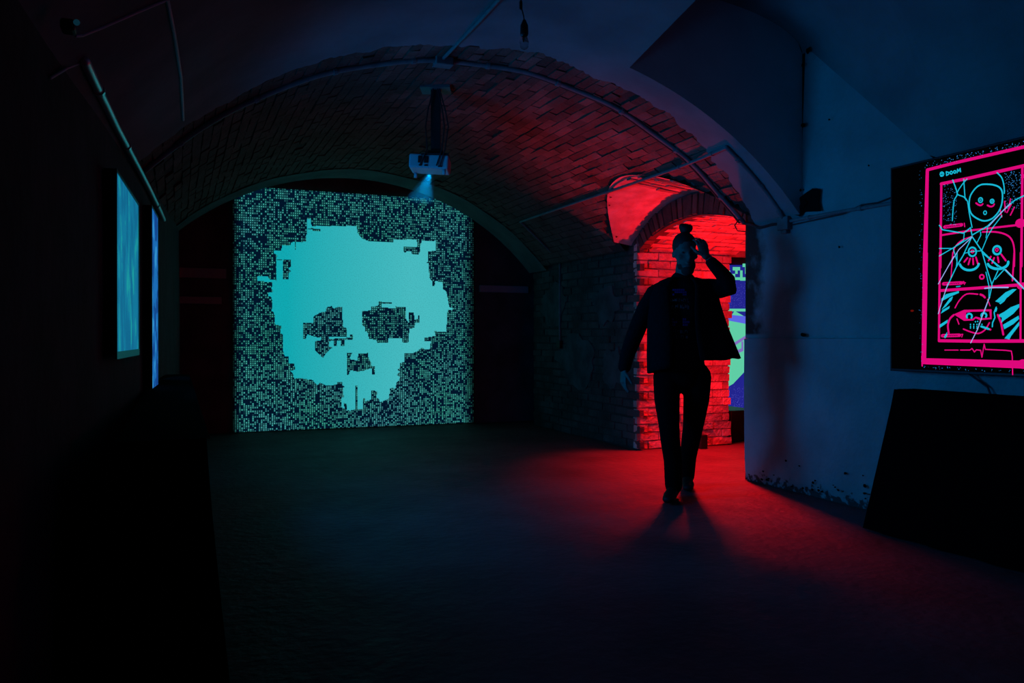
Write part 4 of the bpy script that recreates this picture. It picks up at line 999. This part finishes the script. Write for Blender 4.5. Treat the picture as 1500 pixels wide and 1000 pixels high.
# finger ring and wristwatch-free: trousers
b = MB()
b.chain([Q(999, 528, .0), Q(999, 552, .0)], [(.155, .11), (.165, .115)], 20, SD)
b.chain([Q(977, 552, .0), P(977, 585, 5.64), P(980, 620, 5.56), P(982, 645, 5.55), P(986, 675, 5.57), P(987, 711, 5.59)], [.096, .088, .072, .066, .063, .060], 16)
b.chain([Q(1021, 552, .0), P(1020, 585, 5.71), P(1016, 620, 5.78), P(1012, 645, 5.84), P(1008, 670, 5.94), P(1007, 698, 6.04)], [.100, .090, .074, .066, .060, .052], 16)
o = b.build('trousers', m_jean, man, smooth=True); remesh(o, .010, 4)
def shoe(ank, toe, name='shoe'):
    root_ = None; q = MB(); ank = Vector(ank); toe = Vector(toe); d = Vector((toe.x-ank.x, toe.y-ank.y, 0)).normalized()
    sd = up.cross(d); h0 = Vector((ank.x, ank.y, 0))-d*.045
    q.chain([h0+up*.05, h0+d*.08+up*.052, h0+d*.17+up*.044, h0+d*.25+up*.034], [(.038, .04), (.040, .045), (.046, .036), (.038, .026)], 16, sd)
    q.chain([h0+d*.04+up*.05, h0+d*.045+up*.13], [.042, .040], 14)
    o = q.build(name, m_shoe, man, smooth=True); remesh(o, .007, 2)
    q = MB(); n = 20
    pts = []
    for k in range(n):
        a = 2*pi*k/n; x_ = math.cos(a); y_ = math.sin(a)
        pts.append(h0+d*(.105+.155*x_)+sd*(.045*y_*(1+.12*x_)))
    i = len(q.v); q.poly([p+up*.001 for p in pts][::-1]); q.poly([p+up*.022 for p in pts])
    for k in range(n): q.quad(pts[k]+up*.001, pts[(k+1) % n]+up*.001, pts[(k+1) % n]+up*.022, pts[k]+up*.022)
    so = q.build('sole', m_plastic, o)
    q = MB()
    for k in range(4):
        c0 = h0+d*(.09+.025*k)+up*(.10-.012*k); q.chain([c0-sd*.022, c0+up*.006, c0+sd*.022], .0028, 6)
    q.chain([h0+d*.085+up*.105, h0+d*.09+sd*.03+up*.12, h0+d*.10+sd*.045+up*.10], .0025, 6); q.build('laces', m_cable, o)
    return o
shoe(P(986, 705, 5.60), P(977, 742, 5.36)); shoe(P(1007, 696, 6.03), P(1008, 716, 5.85))
# shirt
b = MB(); b.chain([Q(1000, 411, .02), Q(1000, 420, .01), Q(999, 450, -.01), Q(998, 500, -.005), Q(998, 535, .0)], [(.09, .07), (.16, .095), (.175, .12), (.16, .115), (.16, .12)], 24, SD)
o = b.build('shirt', m_shirt, man, smooth=True); remesh(o, .011, 3)
b = MB(); rs = random.Random(4)
def pq(x0, y0, x1, y1):
    def g(px, py): return Q(px, py, -.143+.02*((px-994)/30)**2+(.01 if py < 430 else 0))
    b.quad(g(x0, y1), g(x1, y1), g(x1, y0), g(x0, y0))
for r in range(3):
    for k in range(7):
        if rs.random() < .8: pq(985+k*3, 423+r*3.4, 987.6+k*3, 425.8+r*3.4)
for r in range(3):
    for k in range(4):
        if rs.random() < .8: pq(982+k*2.6, 466+r*4, 984.2+k*2.6, 469.2+r*4); pq(1000+k*2.6, 466+r*4, 1002.2+k*2.6, 469.2+r*4)
o = b.build('shirt_print', mat('blue print', (.015, .015, .12), .7), man); o['label'] = 'blue blocks printed on the shirt'; o['kind'] = 'stuff'
b = MB()
def squig(x0, x1, y, h_, n):
    for k in range(n):
        x = x0+(x1-x0)*k/n; pq(x, y+rs.uniform(-1, 1), x+.7, y+h_*rs.uniform(.6, 1)); pq(x, y+rs.uniform(0, h_), x+(x1-x0)/n*.8, y+rs.uniform(0, h_)+.6) if rs.random() < .7 else None
squig(982, 1010, 437, 5, 9); squig(982, 1010, 446, 6, 8); squig(982, 1010, 483, 5, 8); squig(980, 1008, 491, 5, 8)
for q_ in [b]: pass
# keep thin quads upright
o = b.build('shirt_lettering', mat('pale print', (.035, .05, .055), .7), man); o['label'] = 'pale scratchy lettering'; o['kind'] = 'stuff'
# jacket: open front shell, sleeves, collar
rows = [(407, 981, 1020, .075, 34), (411, 968, 1032, .095, 30), (419, 956, 1043, .125, 26), (432, 950, 1050, .145, 22), (455, 949, 1056, .155, 19), (480, 949, 1064, .165, 18), (505, 949, 1074, .175, 18), (530, 950, 1084, .185, 19)]
b = MB(); NU = 48
def jk(u, v):
    i = v*(len(rows)-1); j = min(int(i), len(rows)-2); t_ = i-j
    R_ = [a*(1-t_)+d*t_ for a, d in zip(rows[j], rows[j+1])]
    py, xl, xr, dep, op = R_
    ph = math.radians(-90+op+(360-2*op)*u)
    cx = 999.5; cosv = math.cos(ph)
    px = cx+(xr-cx)*cosv if cosv > 0 else cx+(cx-xl)*cosv
    hem = v**1.5*(17*max(0, -cosv)-6*max(0, cosv))
    rip = v*(1.2*math.sin(u*40)+.8*math.sin(u*23+v*5))
    return Q(px+rip*.8, py+hem+rip, dep*math.sin(ph)+.02*v*math.sin(u*31))
b.grid(jk, NU, 28)
o = b.build('jacket', m_jacket, man, smooth=True); sm = o.modifiers.new('s', 'SOLIDIFY'); sm.thickness = .012; sm.offset = 0
b = MB()
b.chain([Q(972, 423, .02), Q(960, 430, .02), Q(947, 451, .03), Q(936, 475, .04), Q(926, 500, .04), Q(918, 522, .02), Q(915, 537, .0)], [.060, .068, .066, .062, .058, .050, .046], 16)
o = b.build('sleeve', m_jacket, man, smooth=True); remesh(o, .009, 3)
b = MB()
b.chain([Q(1022, 421, .02), Q(1040, 422, .01), Q(1056, 423, -.03), Q(1069, 422, -.06), Q(1066, 411, -.08), Q(1054, 397, -.095), Q(1042, 384, -.10)], [.062, .068, .066, .058, .054, .048, .040], 16)
o = b.build('sleeve', m_jacket, man, smooth=True); remesh(o, .009, 3)
b = MB(); b.grid(lambda u, v: (lambda ph: Q(1001+(21+2*v)*math.cos(ph), 408-4*v*(1 if abs(u-.5) < .4 else .3)+2*abs(u-.5)*8, .01+(.07+.01*v)*math.sin(ph)))(math.radians(-50+280*u)), 24, 3)
o = b.build('collar', m_jacket, man, smooth=True); sm = o.modifiers.new('s', 'SOLIDIFY'); sm.thickness = .01; sm.offset = 0
